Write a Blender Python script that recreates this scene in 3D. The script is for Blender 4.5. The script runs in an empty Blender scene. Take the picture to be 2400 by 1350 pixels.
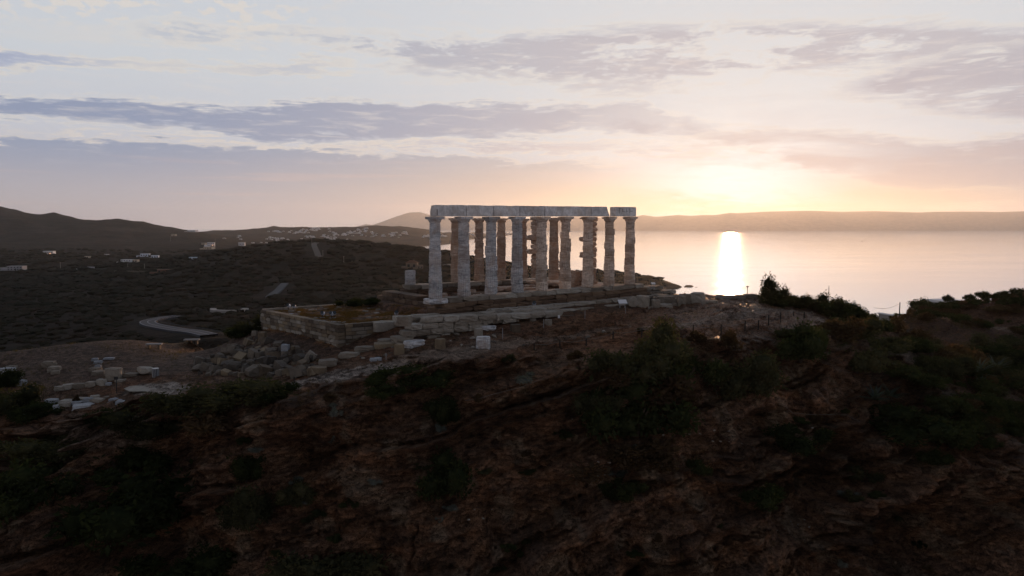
import bpy, bmesh, math, random
import numpy as np
from mathutils import Vector, Matrix

R = math.radians
random.seed(7)
rng = np.random.default_rng(11)
scene = bpy.context.scene
COL = scene.collection

# ------------------------------------------------------------------ camera
F = 1749.0                      # focal length in pixels of the 2400 px wide photograph
EYE = 5.33                      # metres above the temple floor (z = 0)
TH = math.atan((675 - 531.5) / F)
SEA = -63.0
cam_d = bpy.data.cameras.new('camera')
cam = bpy.data.objects.new('camera', cam_d)
COL.objects.link(cam)
cam.location = (0, 0, EYE)
cam.rotation_euler = (math.pi / 2 - TH, 0, 0)
cam_d.sensor_width = 36.0
cam_d.lens = F / 2400 * 36
cam_d.clip_start = 0.5
cam_d.clip_end = 90000
scene.camera = cam

def ray(px, py):
    xc = (px - 1200) / F; yc = (675 - py) / F
    return (xc, math.cos(TH) + yc * math.sin(TH), -math.sin(TH) + yc * math.cos(TH))
def P(px, py, d):
    r = ray(px, py); k = d / r[1]
    return Vector((r[0] * k, d, EYE + r[2] * k))
def PZ(px, py, z):
    r = ray(px, py); k = (z - EYE) / r[2]
    return Vector((r[0] * k, r[1] * k, z))
def azel(px, py):
    r = ray(px, py)
    return math.atan2(r[0], r[1]), math.atan2(r[2], math.hypot(r[0], r[1]))

# ------------------------------------------------------------------ render / exposure
scene.view_settings.view_transform = 'Standard'
scene.view_settings.look = 'None'
scene.view_settings.exposure = 0.0
scene.view_settings.gamma = 1.0
scene.view_settings.use_curve_mapping = False
cy = scene.cycles
cy.use_denoising = True
cy.max_bounces = 6; cy.diffuse_bounces = 3; cy.glossy_bounces = 3; cy.transmission_bounces = 3
cy.transparent_max_bounces = 6; cy.volume_bounces = 1
cy.sample_clamp_indirect = 4.0

# ------------------------------------------------------------------ sun
SUN_AZ, SUN_EL = azel(1716, 442)
sl = bpy.data.lights.new('sun', 'SUN')
sl.energy = 2.6; sl.angle = R(0.7); sl.color = (1.0, 0.53, 0.27)
sun = bpy.data.objects.new('sun', sl); COL.objects.link(sun)
sdir = Vector((math.sin(SUN_AZ) * math.cos(SUN_EL), math.cos(SUN_AZ) * math.cos(SUN_EL), math.sin(SUN_EL)))
sun.rotation_euler = sdir.to_track_quat('Z', 'Y').to_euler()
sun.location = (100, 300, 60)

# ------------------------------------------------------------------ world: evening sky with cloud bands
def lin(c):
    return tuple(((v / 255) / 12.92 if v / 255 <= .04045 else ((v / 255 + .055) / 1.055) ** 2.4) for v in c)
world = bpy.data.worlds.new('World'); scene.world = world
world.use_nodes = True
wt = world.node_tree; wt.nodes.clear()

class G:
    """small helper that writes node maths"""
    def __init__(s, t): s.t = t
    def put(s, sock, v):
        if isinstance(v, (int, float)): sock.default_value = v
        elif isinstance(v, (tuple, list)):
            sock.default_value = tuple(v) + ((1.0,) if len(v) == 3 and len(sock.default_value) == 4 else ())
        else: s.t.links.new(v, sock)
    def m(s, op, a, b=0.0, c=None, clamp=False):
        n = s.t.nodes.new('ShaderNodeMath'); n.operation = op; n.use_clamp = clamp
        s.put(n.inputs[0], a); s.put(n.inputs[1], b)
        if c is not None: s.put(n.inputs[2], c)
        return n.outputs[0]
    def mr(s, v, a, b, c=0.0, d=1.0, smooth=True):
        n = s.t.nodes.new('ShaderNodeMapRange'); n.clamp = True
        n.interpolation_type = 'SMOOTHSTEP' if smooth else 'LINEAR'
        s.put(n.inputs[0], v)
        for i, x in enumerate((a, b, c, d)): s.put(n.inputs[i + 1], x)
        return n.outputs[0]
    def vm(s, op, a, b=None):
        n = s.t.nodes.new('ShaderNodeVectorMath'); n.operation = op
        s.put(n.inputs[0], a)
        if b is not None: s.put(n.inputs[1], b)
        return n.outputs['Value'] if op in ('DOT_PRODUCT', 'LENGTH') else n.outputs[0]
    def xyz(s, x, y, z):
        n = s.t.nodes.new('ShaderNodeCombineXYZ')
        for i, v in enumerate((x, y, z)): s.put(n.inputs[i], v)
        return n.outputs[0]
    def noise(s, vec, scale=1.0, detail=4.0, rough=0.5, dist=0.0, typ='FBM'):
        n = s.t.nodes.new('ShaderNodeTexNoise')
        s.put(n.inputs['Vector'], vec); s.put(n.inputs['Scale'], scale)
        n.inputs['Detail'].default_value = detail; n.inputs['Roughness'].default_value = rough
        n.inputs['Distortion'].default_value = dist
        return n.outputs[0]
    def mix(s, f, a, b, mode='MIX'):
        n = s.t.nodes.new('ShaderNodeMix'); n.data_type = 'RGBA'; n.blend_type = mode
        s.put(n.inputs[0], f); s.put(n.inputs[6], a); s.put(n.inputs[7], b)
        return n.outputs[2]
    def curve(s, v, pts):
        n = s.t.nodes.new('ShaderNodeFloatCurve'); c = n.mapping.curves[0]
        pts = sorted(pts)
        c.points[0].location = pts[0]; c.points[1].location = pts[-1]
        for p in pts[1:-1]: c.points.new(*p)
        n.mapping.update(); s.put(n.inputs['Value'], v)
        return n.outputs[0]
    def ramp(s, v, stops, interp='LINEAR'):
        n = s.t.nodes.new('ShaderNodeValToRGB'); r = n.color_ramp; r.interpolation = interp
        r.elements[0].position = stops[0][0]; r.elements[0].color = tuple(stops[0][1]) + (1,)
        r.elements[1].position = stops[-1][0]; r.elements[1].color = tuple(stops[-1][1]) + (1,)
        for p, c in stops[1:-1]:
            e = r.elements.new(p); e.color = tuple(c) + (1,)
        s.put(n.inputs[0], v)
        return n.outputs[0]

g = G(wt)
tc = wt.nodes.new('ShaderNodeTexCoord')
D = g.vm('NORMALIZE', tc.outputs['Generated'])
sep = wt.nodes.new('ShaderNodeSeparateXYZ'); wt.links.new(D, sep.inputs[0])
dx, dy, dz = sep.outputs
AZ = g.m('ARCTAN2', dx, dy)
EL = g.m('ARCSINE', dz)
U = g.m('DIVIDE', g.m('ADD', AZ, 0.75), 1.5, clamp=True)
V = g.m('DIVIDE', EL, 0.45)
def uv(px, py):
    a, e = azel(px, py); return (min(1, max(0, (a + .75) / 1.5)), e / .45)
sky = wt.nodes.new('ShaderNodeTexSky'); sky.sky_type = 'NISHITA'; sky.sun_disc = False
sky.sun_elevation = SUN_EL; sky.sun_rotation = SUN_AZ; sky.air_density = 1.0; sky.dust_density = 1.5
# clear air colours over elevation, then warmth around the sun
clear = g.ramp(V, [(0.0, lin((196, 184, 190))), (0.08, lin((196, 188, 196))), (0.25, lin((205, 208, 219))),
                   (0.45, lin((213, 218, 225))), (0.75, lin((208, 214, 224))), (1.0, lin((180, 193, 214)))])
da = g.m('SUBTRACT', AZ, SUN_AZ); de = g.m('SUBTRACT', EL, SUN_EL + .010)
def gauss(kx, ky):
    return g.m('POWER', 2.718, g.m('MULTIPLY', g.m('ADD', g.m('MULTIPLY', g.m('MULTIPLY', da, da), kx), g.m('MULTIPLY', g.m('MULTIPLY', de, de), ky)), -1.0))
wide = g.m('MULTIPLY', g.m('POWER', 2.718, g.m('MULTIPLY', g.m('ABSOLUTE', da), -1.7)), g.mr(EL, 0.13, -0.02))
sk = g.mix(g.m('MULTIPLY', wide, 0.7), clear, lin((224, 200, 182)))
bright = g.m('MULTIPLY', g.m('POWER', 2.718, g.m('MULTIPLY', g.m('MULTIPLY', da, da), -4.0)), g.mr(EL, 0.03, 0.11))
sk = g.mix(g.m('MULTIPLY', bright, 0.85), sk, lin((225, 227, 230)))
# ---- clouds
vc = g.xyz(g.m('MULTIPLY', AZ, 5.0), g.m('MULTIPLY', g.m('ADD', EL, g.m('MULTIPLY', AZ, .03)), 30.0), 0.0)
n1 = g.noise(vc, 1.1, 6.0, .58, .6)
vc2 = g.xyz(g.m('MULTIPLY', AZ, 10.0), g.m('MULTIPLY', EL, 75.0), 3.7)
n2 = g.noise(vc2, 2.0, 6.0, .64, .4)
vc3 = g.xyz(g.m('MULTIPLY', AZ, 30.0), g.m('MULTIPLY', EL, 95.0), 9.1)
n3 = g.noise(vc3, 1.4, 6.0, .62, .3)
warp = g.m('ADD', g.m('MULTIPLY', g.m('SUBTRACT', n1, .5), 0.10), g.m('MULTIPLY', g.m('SUBTRACT', n2, .5), 0.065))
warp = g.m('ADD', warp, g.m('MULTIPLY', g.m('SUBTRACT', n3, .5), 0.045))
Vw = g.m('ADD', V, warp)
def band(top, bot, st, sb, op):
    """cloud sheet between a top and a bottom line given in sky degrees; st, sb: softness of the two edges"""
    t = g.curve(U, [uv(*p) for p in top]); b = g.curve(U, [uv(*p) for p in bot])
    a = g.mr(g.m('SUBTRACT', t, Vw), -st * .3, st)
    c = g.mr(g.m('SUBTRACT', Vw, b), -sb * .3, sb)
    return g.m('MULTIPLY', g.m('MULTIPLY', a, c), op)
def overlay(base, mask, colL, colR, rimc=(236, 225, 214), rim_amt=.55):
    cc = g.mix(g.mr(U, .12, .66), lin(colL), lin(colR))
    cc = g.mix(g.m('MULTIPLY', g.mr(n2, .5, .75), .25), cc, lin(rimc))
    rim = g.m('MULTIPLY', g.mr(mask, 0.0, .14), g.mr(mask, .45, .16))
    base = g.mix(g.m('MULTIPLY', rim, rim_amt), base, lin(rimc))
    return g.mix(g.mr(mask, .08, .75, 0, 1, False), base, cc)
# dappled sheet in the upper middle and right
m1 = band([(-900, 30), (200, 60), (400, 40), (600, 55), (1000, 70), (1500, 50), (2000, 40), (2400, 50), (3300, 60)],
          [(-900, 40), (200, 70), (400, 92), (700, 112), (900, 160), (1200, 200), (1600, 215), (1800, 190), (2100, 160), (2400, 170), (3300, 170)], .05, .07, 1.0)
d1 = g.mr(g.m('ADD', g.m('MULTIPLY', n1, .6), g.m('MULTIPLY', n3, .4)), .40, .56)
sk = overlay(sk, g.m('MULTIPLY', m1, d1), (178, 185, 202), (196, 194, 202), (230, 226, 221), .6)
m7 = band([(-900, 60), (50, 66), (200, 68), (360, 78), (700, 96), (1100, 150), (3300, 160)], [(-900, 80), (50, 86), (200, 94), (360, 100), (700, 118), (1100, 168), (3300, 175)], .02, .03, .6)
sk = g.mix(g.m('MULTIPLY', m7, g.mr(U, .72, .55)), sk, lin((229, 221, 213)))
m2 = band([(-900, 112), (0, 117), (200, 126), (450, 142), (800, 148), (860, 158), (3300, 170)],
          [(-900, 168), (0, 162), (200, 156), (450, 163), (800, 166), (860, 160), (3300, 175)], .03, .04, 1.0)
sk = overlay(sk, m2, (166, 175, 203), (190, 194, 208), (233, 226, 216), .7)
m6 = band([(-900, 170), (1200, 180), (1900, 210), (2000, 180), (2150, 135), (2300, 100), (2400, 95), (3300, 90)],
          [(-900, 175), (1200, 188), (1900, 215), (2020, 232), (2200, 262), (2400, 285), (3300, 290)], .05, .06, 1.0)
d6 = g.mr(g.m('ADD', g.m('MULTIPLY', n1, .5), g.m('MULTIPLY', n2, .5)), .36, .52)
sk = overlay(sk, g.m('MULTIPLY', m6, d6), (186, 188, 204), (188, 186, 196), (228, 224, 220), .5)
m4 = band([(-900, 320), (0, 323), (500, 338), (900, 356), (1200, 372), (1500, 378), (1650, 368), (1760, 400), (1800, 470), (2400, 480), (3300, 480)],
          [(-900, 620), (0, 600), (900, 560), (1300, 500), (1600, 420), (1750, 412), (1800, 475), (2400, 485), (3300, 490)], .022, .34, 1.0)
m4c = g.mix(g.mr(V, .06, .24), lin((190, 186, 194)), lin((150, 163, 190)))
m4d = g.mix(g.mr(V, .08, .24), lin((208, 192, 184)), lin((188, 188, 194)))
rim = g.m('MULTIPLY', g.mr(m4, 0.0, .14), g.mr(m4, .45, .16))
sk = g.mix(g.m('MULTIPLY', rim, .6), sk, lin((236, 224, 210)))
sk = g.mix(g.mr(m4, .08, .6, 0, .95, False), sk, g.mix(g.mr(U, .15, .60), m4c, m4d))
m3 = band([(-900, 222), (0, 229), (300, 234), (500, 243), (600, 250), (780, 233), (1000, 240), (1250, 249), (1350, 238), (1480, 240), (1560, 262), (1680, 294), (1760, 318), (2000, 322), (3300, 330)],
          [(-900, 300), (0, 290), (200, 292), (420, 304), (620, 326), (900, 330), (1200, 324), (1400, 314), (1600, 322), (1760, 328), (2000, 330), (3300, 336)], .030, .035, 1.15)
sk = overlay(sk, m3, (150, 162, 190), (190, 190, 200), (234, 228, 220), .6)
m3b = band([(-900, 308), (0, 306), (400, 312), (700, 334), (1000, 330), (1400, 332), (1700, 342), (3300, 345)],
           [(-900, 312), (0, 312), (400, 322), (700, 346), (1000, 350), (1400, 362), (1700, 354), (3300, 350)], .02, .02, .9)
sk = overlay(sk, g.m('MULTIPLY', m3b, g.mr(n2, .38, .55)), (186, 188, 206), (210, 201, 203), (238, 226, 212), .7)
m5 = band([(-900, 330), (1500, 340), (1650, 312), (1760, 302), (1900, 304), (2100, 326), (2200, 338), (2400, 318), (3300, 310)],
          [(-900, 332), (1500, 345), (1650, 334), (1800, 356), (1900, 400), (2050, 438), (2150, 452), (2400, 440), (3300, 440)], .04, .04, 1.0)
sk = overlay(sk, m5, (180, 182, 200), (180, 177, 188), (228, 220, 210), .5)
# small broken puffs high up and thin streaks everywhere
vp = g.xyz(g.m('MULTIPLY', AZ, 42.0), g.m('MULTIPLY', EL, 90.0), 5.1)
n4 = g.noise(vp, 1.3, 3.0, .5, .2)
puff = g.m('MULTIPLY', g.mr(n4, .52, .62), g.m('MULTIPLY', g.mr(V, .46, .55), g.mr(U, .40, .26)))
sk = g.mix(g.m('MULTIPLY', puff, .8), sk, lin((231, 224, 217)))
streak = g.m('MULTIPLY', g.mr(n2, .50, .72), g.mr(V, .10, .26))
sk = g.mix(g.m('MULTIPLY', streak, .35), sk, lin((229, 222, 218)))
low = g.m('MULTIPLY', g.mr(g.noise(g.xyz(g.m('MULTIPLY', AZ, 4.0), g.m('MULTIPLY', EL, 110.0), 1.3), 1.2, 4.0, .55, .2), .53, .68), g.m('MULTIPLY', g.mr(V, .22, .12), g.mr(U, .75, .5)))
sk = g.mix(g.m('MULTIPLY', low, .35), sk, lin((222, 196, 190)))
# glow of the sun behind the cloud
de0 = g.m('SUBTRACT', EL, .030)
g0 = g.m('POWER', 2.718, g.m('MULTIPLY', g.m('ADD', g.m('MULTIPLY', g.m('MULTIPLY', da, da), 14.0), g.m('MULTIPLY', g.m('MULTIPLY', de0, de0), 1100.0)), -1.0))
sk = g.mix(g.m('MULTIPLY', g0, .85), sk, lin((242, 205, 150)))
dew = g.m('ADD', de, g.m('MULTIPLY', warp, .9))
def core(kx, ky): return g.m('POWER', 2.718, g.m('MULTIPLY', g.m('ADD', g.m('MULTIPLY', g.m('MULTIPLY', da, da), kx), g.m('MULTIPLY', g.m('MULTIPLY', dew, dew), ky)), -1.0))
sk = g.mix(g.m('MULTIPLY', core(52.0, 520.0), .9), sk, (.84, .88, .90))
sk = g.mix(g.m('MULTIPLY', core(170.0, 1100.0), .95), sk, (.95, 1.0, 1.05))
ray_c = g.m('MULTIPLY', g.m('POWER', 2.718, g.m('MULTIPLY', g.m('MULTIPLY', da, da), -22.0)), g.m('MULTIPLY', g.mr(EL, .05, .10), g.mr(EL, .24, .12)))
sk = g.mix(g.m('MULTIPLY', ray_c, g.mr(n1, .62, .42, 0, .45)), sk, (.84, .86, .87))
sk = g.mix(g.m('MULTIPLY', g.m('MULTIPLY', m5, g.mr(n1, .30, .55)), .55), sk, lin((196, 184, 186)))
# dimmer and bluer away from the sunset
shx, shy = math.sin(SUN_AZ), math.cos(SUN_AZ)
cs = g.vm('DOT_PRODUCT', D, (shx, shy, 0.0))
dim = g.mr(cs, -.55, .72, 0.0, 1.0)
tint = g.mix(dim, (0.60, 0.57, 0.56), (1.0, 1.0, 1.0))
up = g.mr(EL, .26, 1.15)
tint = g.mix(1.0, tint, g.mix(up, (1.0, 1.0, 1.0), (.24, .27, .34)), 'MULTIPLY')
sk = g.mix(1.0, sk, tint, 'MULTIPLY')
bg1 = wt.nodes.new('ShaderNodeBackground'); wt.links.new(sk, bg1.inputs[0]); bg1.inputs[1].default_value = 0.95
bg2 = wt.nodes.new('ShaderNodeBackground'); wt.links.new(sky.outputs[0], bg2.inputs[0]); bg2.inputs[1].default_value = 0.05
add = wt.nodes.new('ShaderNodeMixShader'); add.inputs[0].default_value = 0.06
wt.links.new(bg1.outputs[0], add.inputs[1]); wt.links.new(bg2.outputs[0], add.inputs[2])
wo = wt.nodes.new('ShaderNodeOutputWorld'); wt.links.new(add.outputs[0], wo.inputs[0])

# ------------------------------------------------------------------ numpy noise
def C(r, gr, b): return np.array((r, gr, b))
_perm = np.concatenate([np.random.default_rng(3).permutation(256)] * 3)
_gr = np.random.default_rng(5).normal(size=(256, 3)); _gr /= np.linalg.norm(_gr, axis=1)[:, None]
def pn(x, y, z=0.0):
    x, y, z = np.broadcast_arrays(np.asarray(x, float), np.asarray(y, float), np.asarray(z, float))
    xi = np.floor(x).astype(int); yi = np.floor(y).astype(int); zi = np.floor(z).astype(int)
    xf = x - xi; yf = y - yi; zf = z - zi
    u = xf * xf * xf * (xf * (xf * 6 - 15) + 10); v = yf * yf * yf * (yf * (yf * 6 - 15) + 10); w = zf * zf * zf * (zf * (zf * 6 - 15) + 10)
    def c(a, b, d):
        h = _perm[_perm[_perm[(xi + a) & 255] + ((yi + b) & 255)] + ((zi + d) & 255)]
        gg = _gr[h]
        return gg[..., 0] * (xf - a) + gg[..., 1] * (yf - b) + gg[..., 2] * (zf - d)
    x00 = c(0, 0, 0) * (1 - u) + c(1, 0, 0) * u; x10 = c(0, 1, 0) * (1 - u) + c(1, 1, 0) * u
    x01 = c(0, 0, 1) * (1 - u) + c(1, 0, 1) * u; x11 = c(0, 1, 1) * (1 - u) + c(1, 1, 1) * u
    return ((x00 * (1 - v) + x10 * v) * (1 - w) + (x01 * (1 - v) + x11 * v) * w) * 1.5
def fbm(x, y, z=0.0, o=4, gain=.5):
    s = 0; a = 1.0; f = 1.0
    for i in range(o):
        s = s + a * pn(np.asarray(x) * f + i * 17.3, np.asarray(y) * f + i * 5.1, np.asarray(z) * f)
        a *= gain; f *= 2.03
    return s
def sst(x, a, b):
    t = np.clip((x - a) / (b - a), 0, 1); return t * t * (3 - 2 * t)

# ------------------------------------------------------------------ object helpers
def mesh_np(name, verts, faces, smooth=False):
    me = bpy.data.meshes.new(name)
    verts = np.asarray(verts, dtype=np.float32); faces = np.asarray(faces, dtype=np.int32)
    me.vertices.add(len(verts)); me.vertices.foreach_set('co', verts.ravel())
    n, k = faces.shape
    me.loops.add(n * k); me.loops.foreach_set('vertex_index', faces.ravel())
    me.polygons.add(n); me.polygons.foreach_set('loop_start', np.arange(0, n * k, k, dtype=np.int32))
    me.update(calc_edges=True)
    me.polygons.foreach_set('use_smooth', np.full(n, smooth, dtype=bool))
    me.update()
    return me
def grid_mesh(name, X, Y, Z, smooth=True):
    h, w = X.shape
    idx = np.arange(h * w).reshape(h, w)
    f = np.stack([idx[:-1, :-1], idx[:-1, 1:], idx[1:, 1:], idx[1:, :-1]], -1).reshape(-1, 4)
    return mesh_np(name, np.stack([X, Y, Z], -1).reshape(-1, 3), f, smooth)
def set_col(me, rgb):
    a = me.attributes.new('tone', 'FLOAT_COLOR', 'POINT')
    c = np.ones((len(me.vertices), 4), dtype=np.float32); c[:, :3] = rgb
    a.data.foreach_set('color', c.ravel())
def bm_mesh(name, bm, smooth=False):
    me = bpy.data.meshes.new(name); bm.to_mesh(me); bm.free()
    if smooth: me.polygons.foreach_set('use_smooth', [True] * len(me.polygons))
    return me
def ob(name, me, mat=None, parent=None, loc=None, rot=None, scale=None):
    o = bpy.data.objects.new(name, me); COL.objects.link(o)
    if mat is not None and me is not None and not me.materials: me.materials.append(mat)
    if parent is not None: o.parent = parent
    if loc is not None: o.location = loc
    if rot is not None: o.rotation_euler = rot
    if scale is not None: o.scale = scale
    return o
def tag(o, label=None, cat=None, group=None, kind=None):
    if label: o['label'] = label
    if cat: o['category'] = cat
    if group: o['group'] = group
    if kind: o['kind'] = kind
    return o
def thing(name, label, cat, loc=(0, 0, 0), rotz=0.0, group=None):
    o = bpy.data.objects.new(name, None); COL.objects.link(o)
    o.empty_display_size = .3; o.location = loc; o.rotation_euler = (0, 0, rotz)
    return tag(o, label, cat, group)
def boxm(name, sx, sy, sz, z0=0.0, bevel=0.0, cx=0.0, cyy=0.0):
    bm = bmesh.new(); bmesh.ops.create_cube(bm, size=1)
    for v in bm.verts: v.co = Vector((v.co.x * sx + cx, v.co.y * sy + cyy, (v.co.z + .5) * sz + z0))
    if bevel: bmesh.ops.bevel(bm, geom=bm.edges[:], offset=bevel, segments=1, affect='EDGES')
    return bm_mesh(name, bm)
def cylm(name, r, h, n=10, r2=None, z0=0.0):
    bm = bmesh.new()
    bmesh.ops.create_cone(bm, cap_ends=True, segments=n, radius1=r, radius2=r if r2 is None else r2, depth=h, matrix=Matrix.Translation((0, 0, h / 2 + z0)))
    return bm_mesh(name, bm)
def tube(name, pts, r, n=5):
    pts = [Vector(p) for p in pts]; V_ = []; F_ = []
    for i, p in enumerate(pts):
        t = (pts[min(i + 1, len(pts) - 1)] - pts[max(i - 1, 0)]).normalized()
        a = t.orthogonal().normalized() if abs(t.z) > .95 else t.cross(Vector((0, 0, 1))).normalized()
        b = t.cross(a)
        rr = r[i] if isinstance(r, (list, tuple)) else r
        for k in range(n):
            an = 2 * math.pi * k / n
            V_.append(p + (a * math.cos(an) + b * math.sin(an)) * rr)
    for i in range(len(pts) - 1):
        for k in range(n):
            F_.append((i * n + k, i * n + (k + 1) % n, (i + 1) * n + (k + 1) % n, (i + 1) * n + k))
    return mesh_np(name, V_, F_, True)

# ------------------------------------------------------------------ materials
def mat(name, build):
    m = bpy.data.materials.new(name); m.use_nodes = True
    t = m.node_tree; t.nodes.clear(); gg = G(t)
    out = t.nodes.new('ShaderNodeOutputMaterial')
    build(gg, t, out)
    return m
def principled(gg, t, out, col, rough=.85, bump=None, bstr=.4, bdist=.02, **kw):
    p = t.nodes.new('ShaderNodeBsdfPrincipled')
    gg.put(p.inputs['Base Color'], col); gg.put(p.inputs['Roughness'], rough)
    for k, v in kw.items(): gg.put(p.inputs[k], v)
    if bump is not None:
        b = t.nodes.new('ShaderNodeBump'); b.inputs['Strength'].default_value = bstr; b.inputs['Distance'].default_value = bdist
        gg.put(b.inputs['Height'], bump); t.links.new(b.outputs[0], p.inputs['Normal'])
    t.links.new(p.outputs[0], out.inputs[0])
    return p
def pos(t):
    return t.nodes.new('ShaderNodeNewGeometry').outputs['Position']
def objrand(t):
    return t.nodes.new('ShaderNodeObjectInfo').outputs['Random']
def flat(name, c, rough=.8, spec=.3):
    return mat(name, lambda gg, t, out: principled(gg, t, out, c, rough, **{'Specular IOR Level': spec}))

def m_marble(name, light, dark, stain, stain_amt, zk=6.5, var=.74):
    def b(gg, t, out):
        p = pos(t)
        q = gg.vm('MULTIPLY', p, (1.2, 1.2, zk))
        s1 = gg.noise(q, 1.3, 6, .65, .8)
        s2 = gg.noise(p, 7.0, 5, .65, .3)
        s3 = gg.noise(gg.vm('MULTIPLY', p, (9, 9, 1.2)), 1.5, 4, .6)
        s4 = gg.noise(p, .9, 4, .6, .6)
        c = gg.mix(gg.mr(s1, .30, .66), dark, light)
        c = gg.mix(gg.m('MULTIPLY', gg.mr(s2, .56, .70), .75), c, tuple(x * .35 for x in dark))
        c = gg.mix(gg.m('MULTIPLY', gg.mr(s3, .54, .70), .6), c, tuple(x * .5 for x in dark))
        st = gg.m('MULTIPLY', gg.mr(s4, .42, .62), stain_amt)
        c = gg.mix(st, c, stain)
        rv = gg.mr(objrand(t), 0, 1, var, 1.15, False)
        c = gg.mix(1.0, c, gg.xyz(rv, rv, rv), 'MULTIPLY')
        h = gg.m('ADD', gg.m('MULTIPLY', s1, .7), s2)
        principled(gg, t, out, c, .72, h, .8, .05, **{'Specular IOR Level': .35})
    return mat(name, b)
M_MARBLE = m_marble('weathered_marble', (.64, .64, .65), (.24, .25, .27), (.36, .25, .18), .42)
M_MARBLE2 = m_marble('sunset_warmed_marble', (.82, .70, .60), (.34, .26, .21), (.44, .29, .19), .5, 6.5, .74)  # stained marble, browned and brightened to carry the sunset glow in its colour
M_MARBLE_W = m_marble('glare_warmed_marble', (.58, .45, .36), (.33, .23, .17), (.36, .19, .10), .5)  # ochre tint paints the sun's glare into the rear columns and inner stones
M_ARCH = m_marble('architrave_marble', (.76, .75, .74), (.46, .45, .45), (.42, .33, .26), .40, 1.4, .85)

def m_stone(name, cols, rough=.85, scale=1.0, bstr=.8):
    def b(gg, t, out):
        p = pos(t)
        n1 = gg.noise(p, 1.6 * scale, 5, .6, .3); n2 = gg.noise(gg.vm('MULTIPLY', p, (1, 1, 3.0)), 9 * scale, 5, .7); n3 = gg.noise(p, 30 * scale, 3, .7)
        c = gg.ramp(gg.m('ADD', gg.m('MULTIPLY', n1, .55), gg.m('MULTIPLY', objrand(t), .45)), [(.25, cols[0]), (.5, cols[1]), (.75, cols[2])])
        c = gg.mix(gg.m('MULTIPLY', gg.mr(n2, .52, .70), .7), c, tuple(x * .32 for x in cols[0]))
        c = gg.mix(gg.m('MULTIPLY', gg.mr(n3, .55, .75), .35), c, tuple(min(.8, x * 1.5) for x in cols[2]))
        h = gg.m('ADD', gg.m('MULTIPLY', n2, .8), gg.m('MULTIPLY', n3, .35))
        principled(gg, t, out, c, rough, h, bstr, .05, **{'Specular IOR Level': .3})
    return mat(name, b)
M_POROS = m_stone('brown_poros', [(.075, .046, .030), (.12, .075, .048), (.18, .12, .078)])
M_BLOCK = m_stone('pale_limestone', [(.14, .115, .09), (.24, .205, .165), (.36, .33, .285)])
M_WALL = m_stone('ashlar_limestone', [(.07, .052, .038), (.13, .096, .066), (.26, .20, .13)])
M_BOULD = m_stone('boulder_limestone', [(.06, .05, .042), (.10, .082, .066), (.17, .14, .11)])
M_WHITE = m_stone('white_marble_block', [(.20, .21, .23), (.28, .29, .31), (.38, .39, .41)], .7, 1.0, .6)

def m_ground(gg, t, out):
    a = t.nodes.new('ShaderNodeAttribute'); a.attribute_name = 'tone'
    p = pos(t)
    n1 = gg.noise(gg.vm('MULTIPLY', p, (1, 1, 3.5)), 2.2, 6, .68, .4); n2 = gg.noise(p, 14, 5, .7); n3 = gg.noise(p, 60, 2, .6)
    vo = t.nodes.new('ShaderNodeTexVoronoi'); vo.feature = 'DISTANCE_TO_EDGE'; vo.inputs['Scale'].default_value = .75
    mp = t.nodes.new('ShaderNodeMapping'); mp.inputs['Rotation'].default_value = (0, .27, 0); mp.inputs['Scale'].default_value = (.6, .8, 4.2)
    t.links.new(gg.vm('ADD', p, gg.vm('MULTIPLY', gg.xyz(n1, n2, n1), (.9, .9, .9))), mp.inputs[0]); t.links.new(mp.outputs[0], vo.inputs['Vector'])
    vo2 = t.nodes.new('ShaderNodeTexVoronoi'); vo2.feature = 'DISTANCE_TO_EDGE'; vo2.inputs['Scale'].default_value = 2.3; t.links.new(mp.outputs[0], vo2.inputs['Vector'])
    ck = gg.m('MULTIPLY', gg.mr(vo.outputs['Distance'], 0, .045), gg.mr(vo2.outputs['Distance'], 0, .05, .45, 1))
    k = gg.m('ADD', gg.mr(n1, .3, .7, .45, 1.55), gg.mr(n2, .3, .7, -.6, .6))
    k = gg.m('MULTIPLY', k, gg.mr(ck, 0, 1, .55, 1))
    c = gg.mix(1.0, a.outputs['Color'], gg.xyz(k, k, k), 'MULTIPLY')
    h = gg.m('ADD', gg.m('ADD', n1, gg.m('MULTIPLY', ck, .9)), gg.m('ADD', gg.m('MULTIPLY', n2, .5), gg.m('MULTIPLY', n3, .2)))
    sx = t.nodes.new('ShaderNodeSeparateXYZ'); t.links.new(p, sx.inputs[0])
    pol = gg.m('MULTIPLY', gg.mr(sx.outputs[0], 4, 16), gg.m('MULTIPLY', gg.mr(sx.outputs[2], -3.6, -2.6), gg.mr(n2, .42, .58)))          # rock polished by feet near the sea end
    principled(gg, t, out, c, gg.mr(pol, 0, 1, .85, .42), h, 1.0, .10, **{'Specular IOR Level': gg.mr(pol, 0, 1, .12, .22)})
M_GROUND = mat('headland_rock', m_ground)
def m_far(gg, t, out):
    a = t.nodes.new('ShaderNodeAttribute'); a.attribute_name = 'tone'
    p = pos(t)
    n1 = gg.noise(p, .012, 7, .72, .4); n2 = gg.noise(p, .15, 4, .7)
    k = gg.m('ADD', gg.mr(n1, .35, .65, .5, 1.5), gg.mr(n2, .3, .7, -.5, .5))
    c = gg.mix(1.0, a.outputs['Color'], gg.xyz(k, k, k), 'MULTIPLY')
    principled(gg, t, out, c, .95, gg.m('ADD', n1, n2), 1.0, 2.0, **{'Specular IOR Level': .05})
M_FAR = mat('scrub_hillside', m_far)

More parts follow.
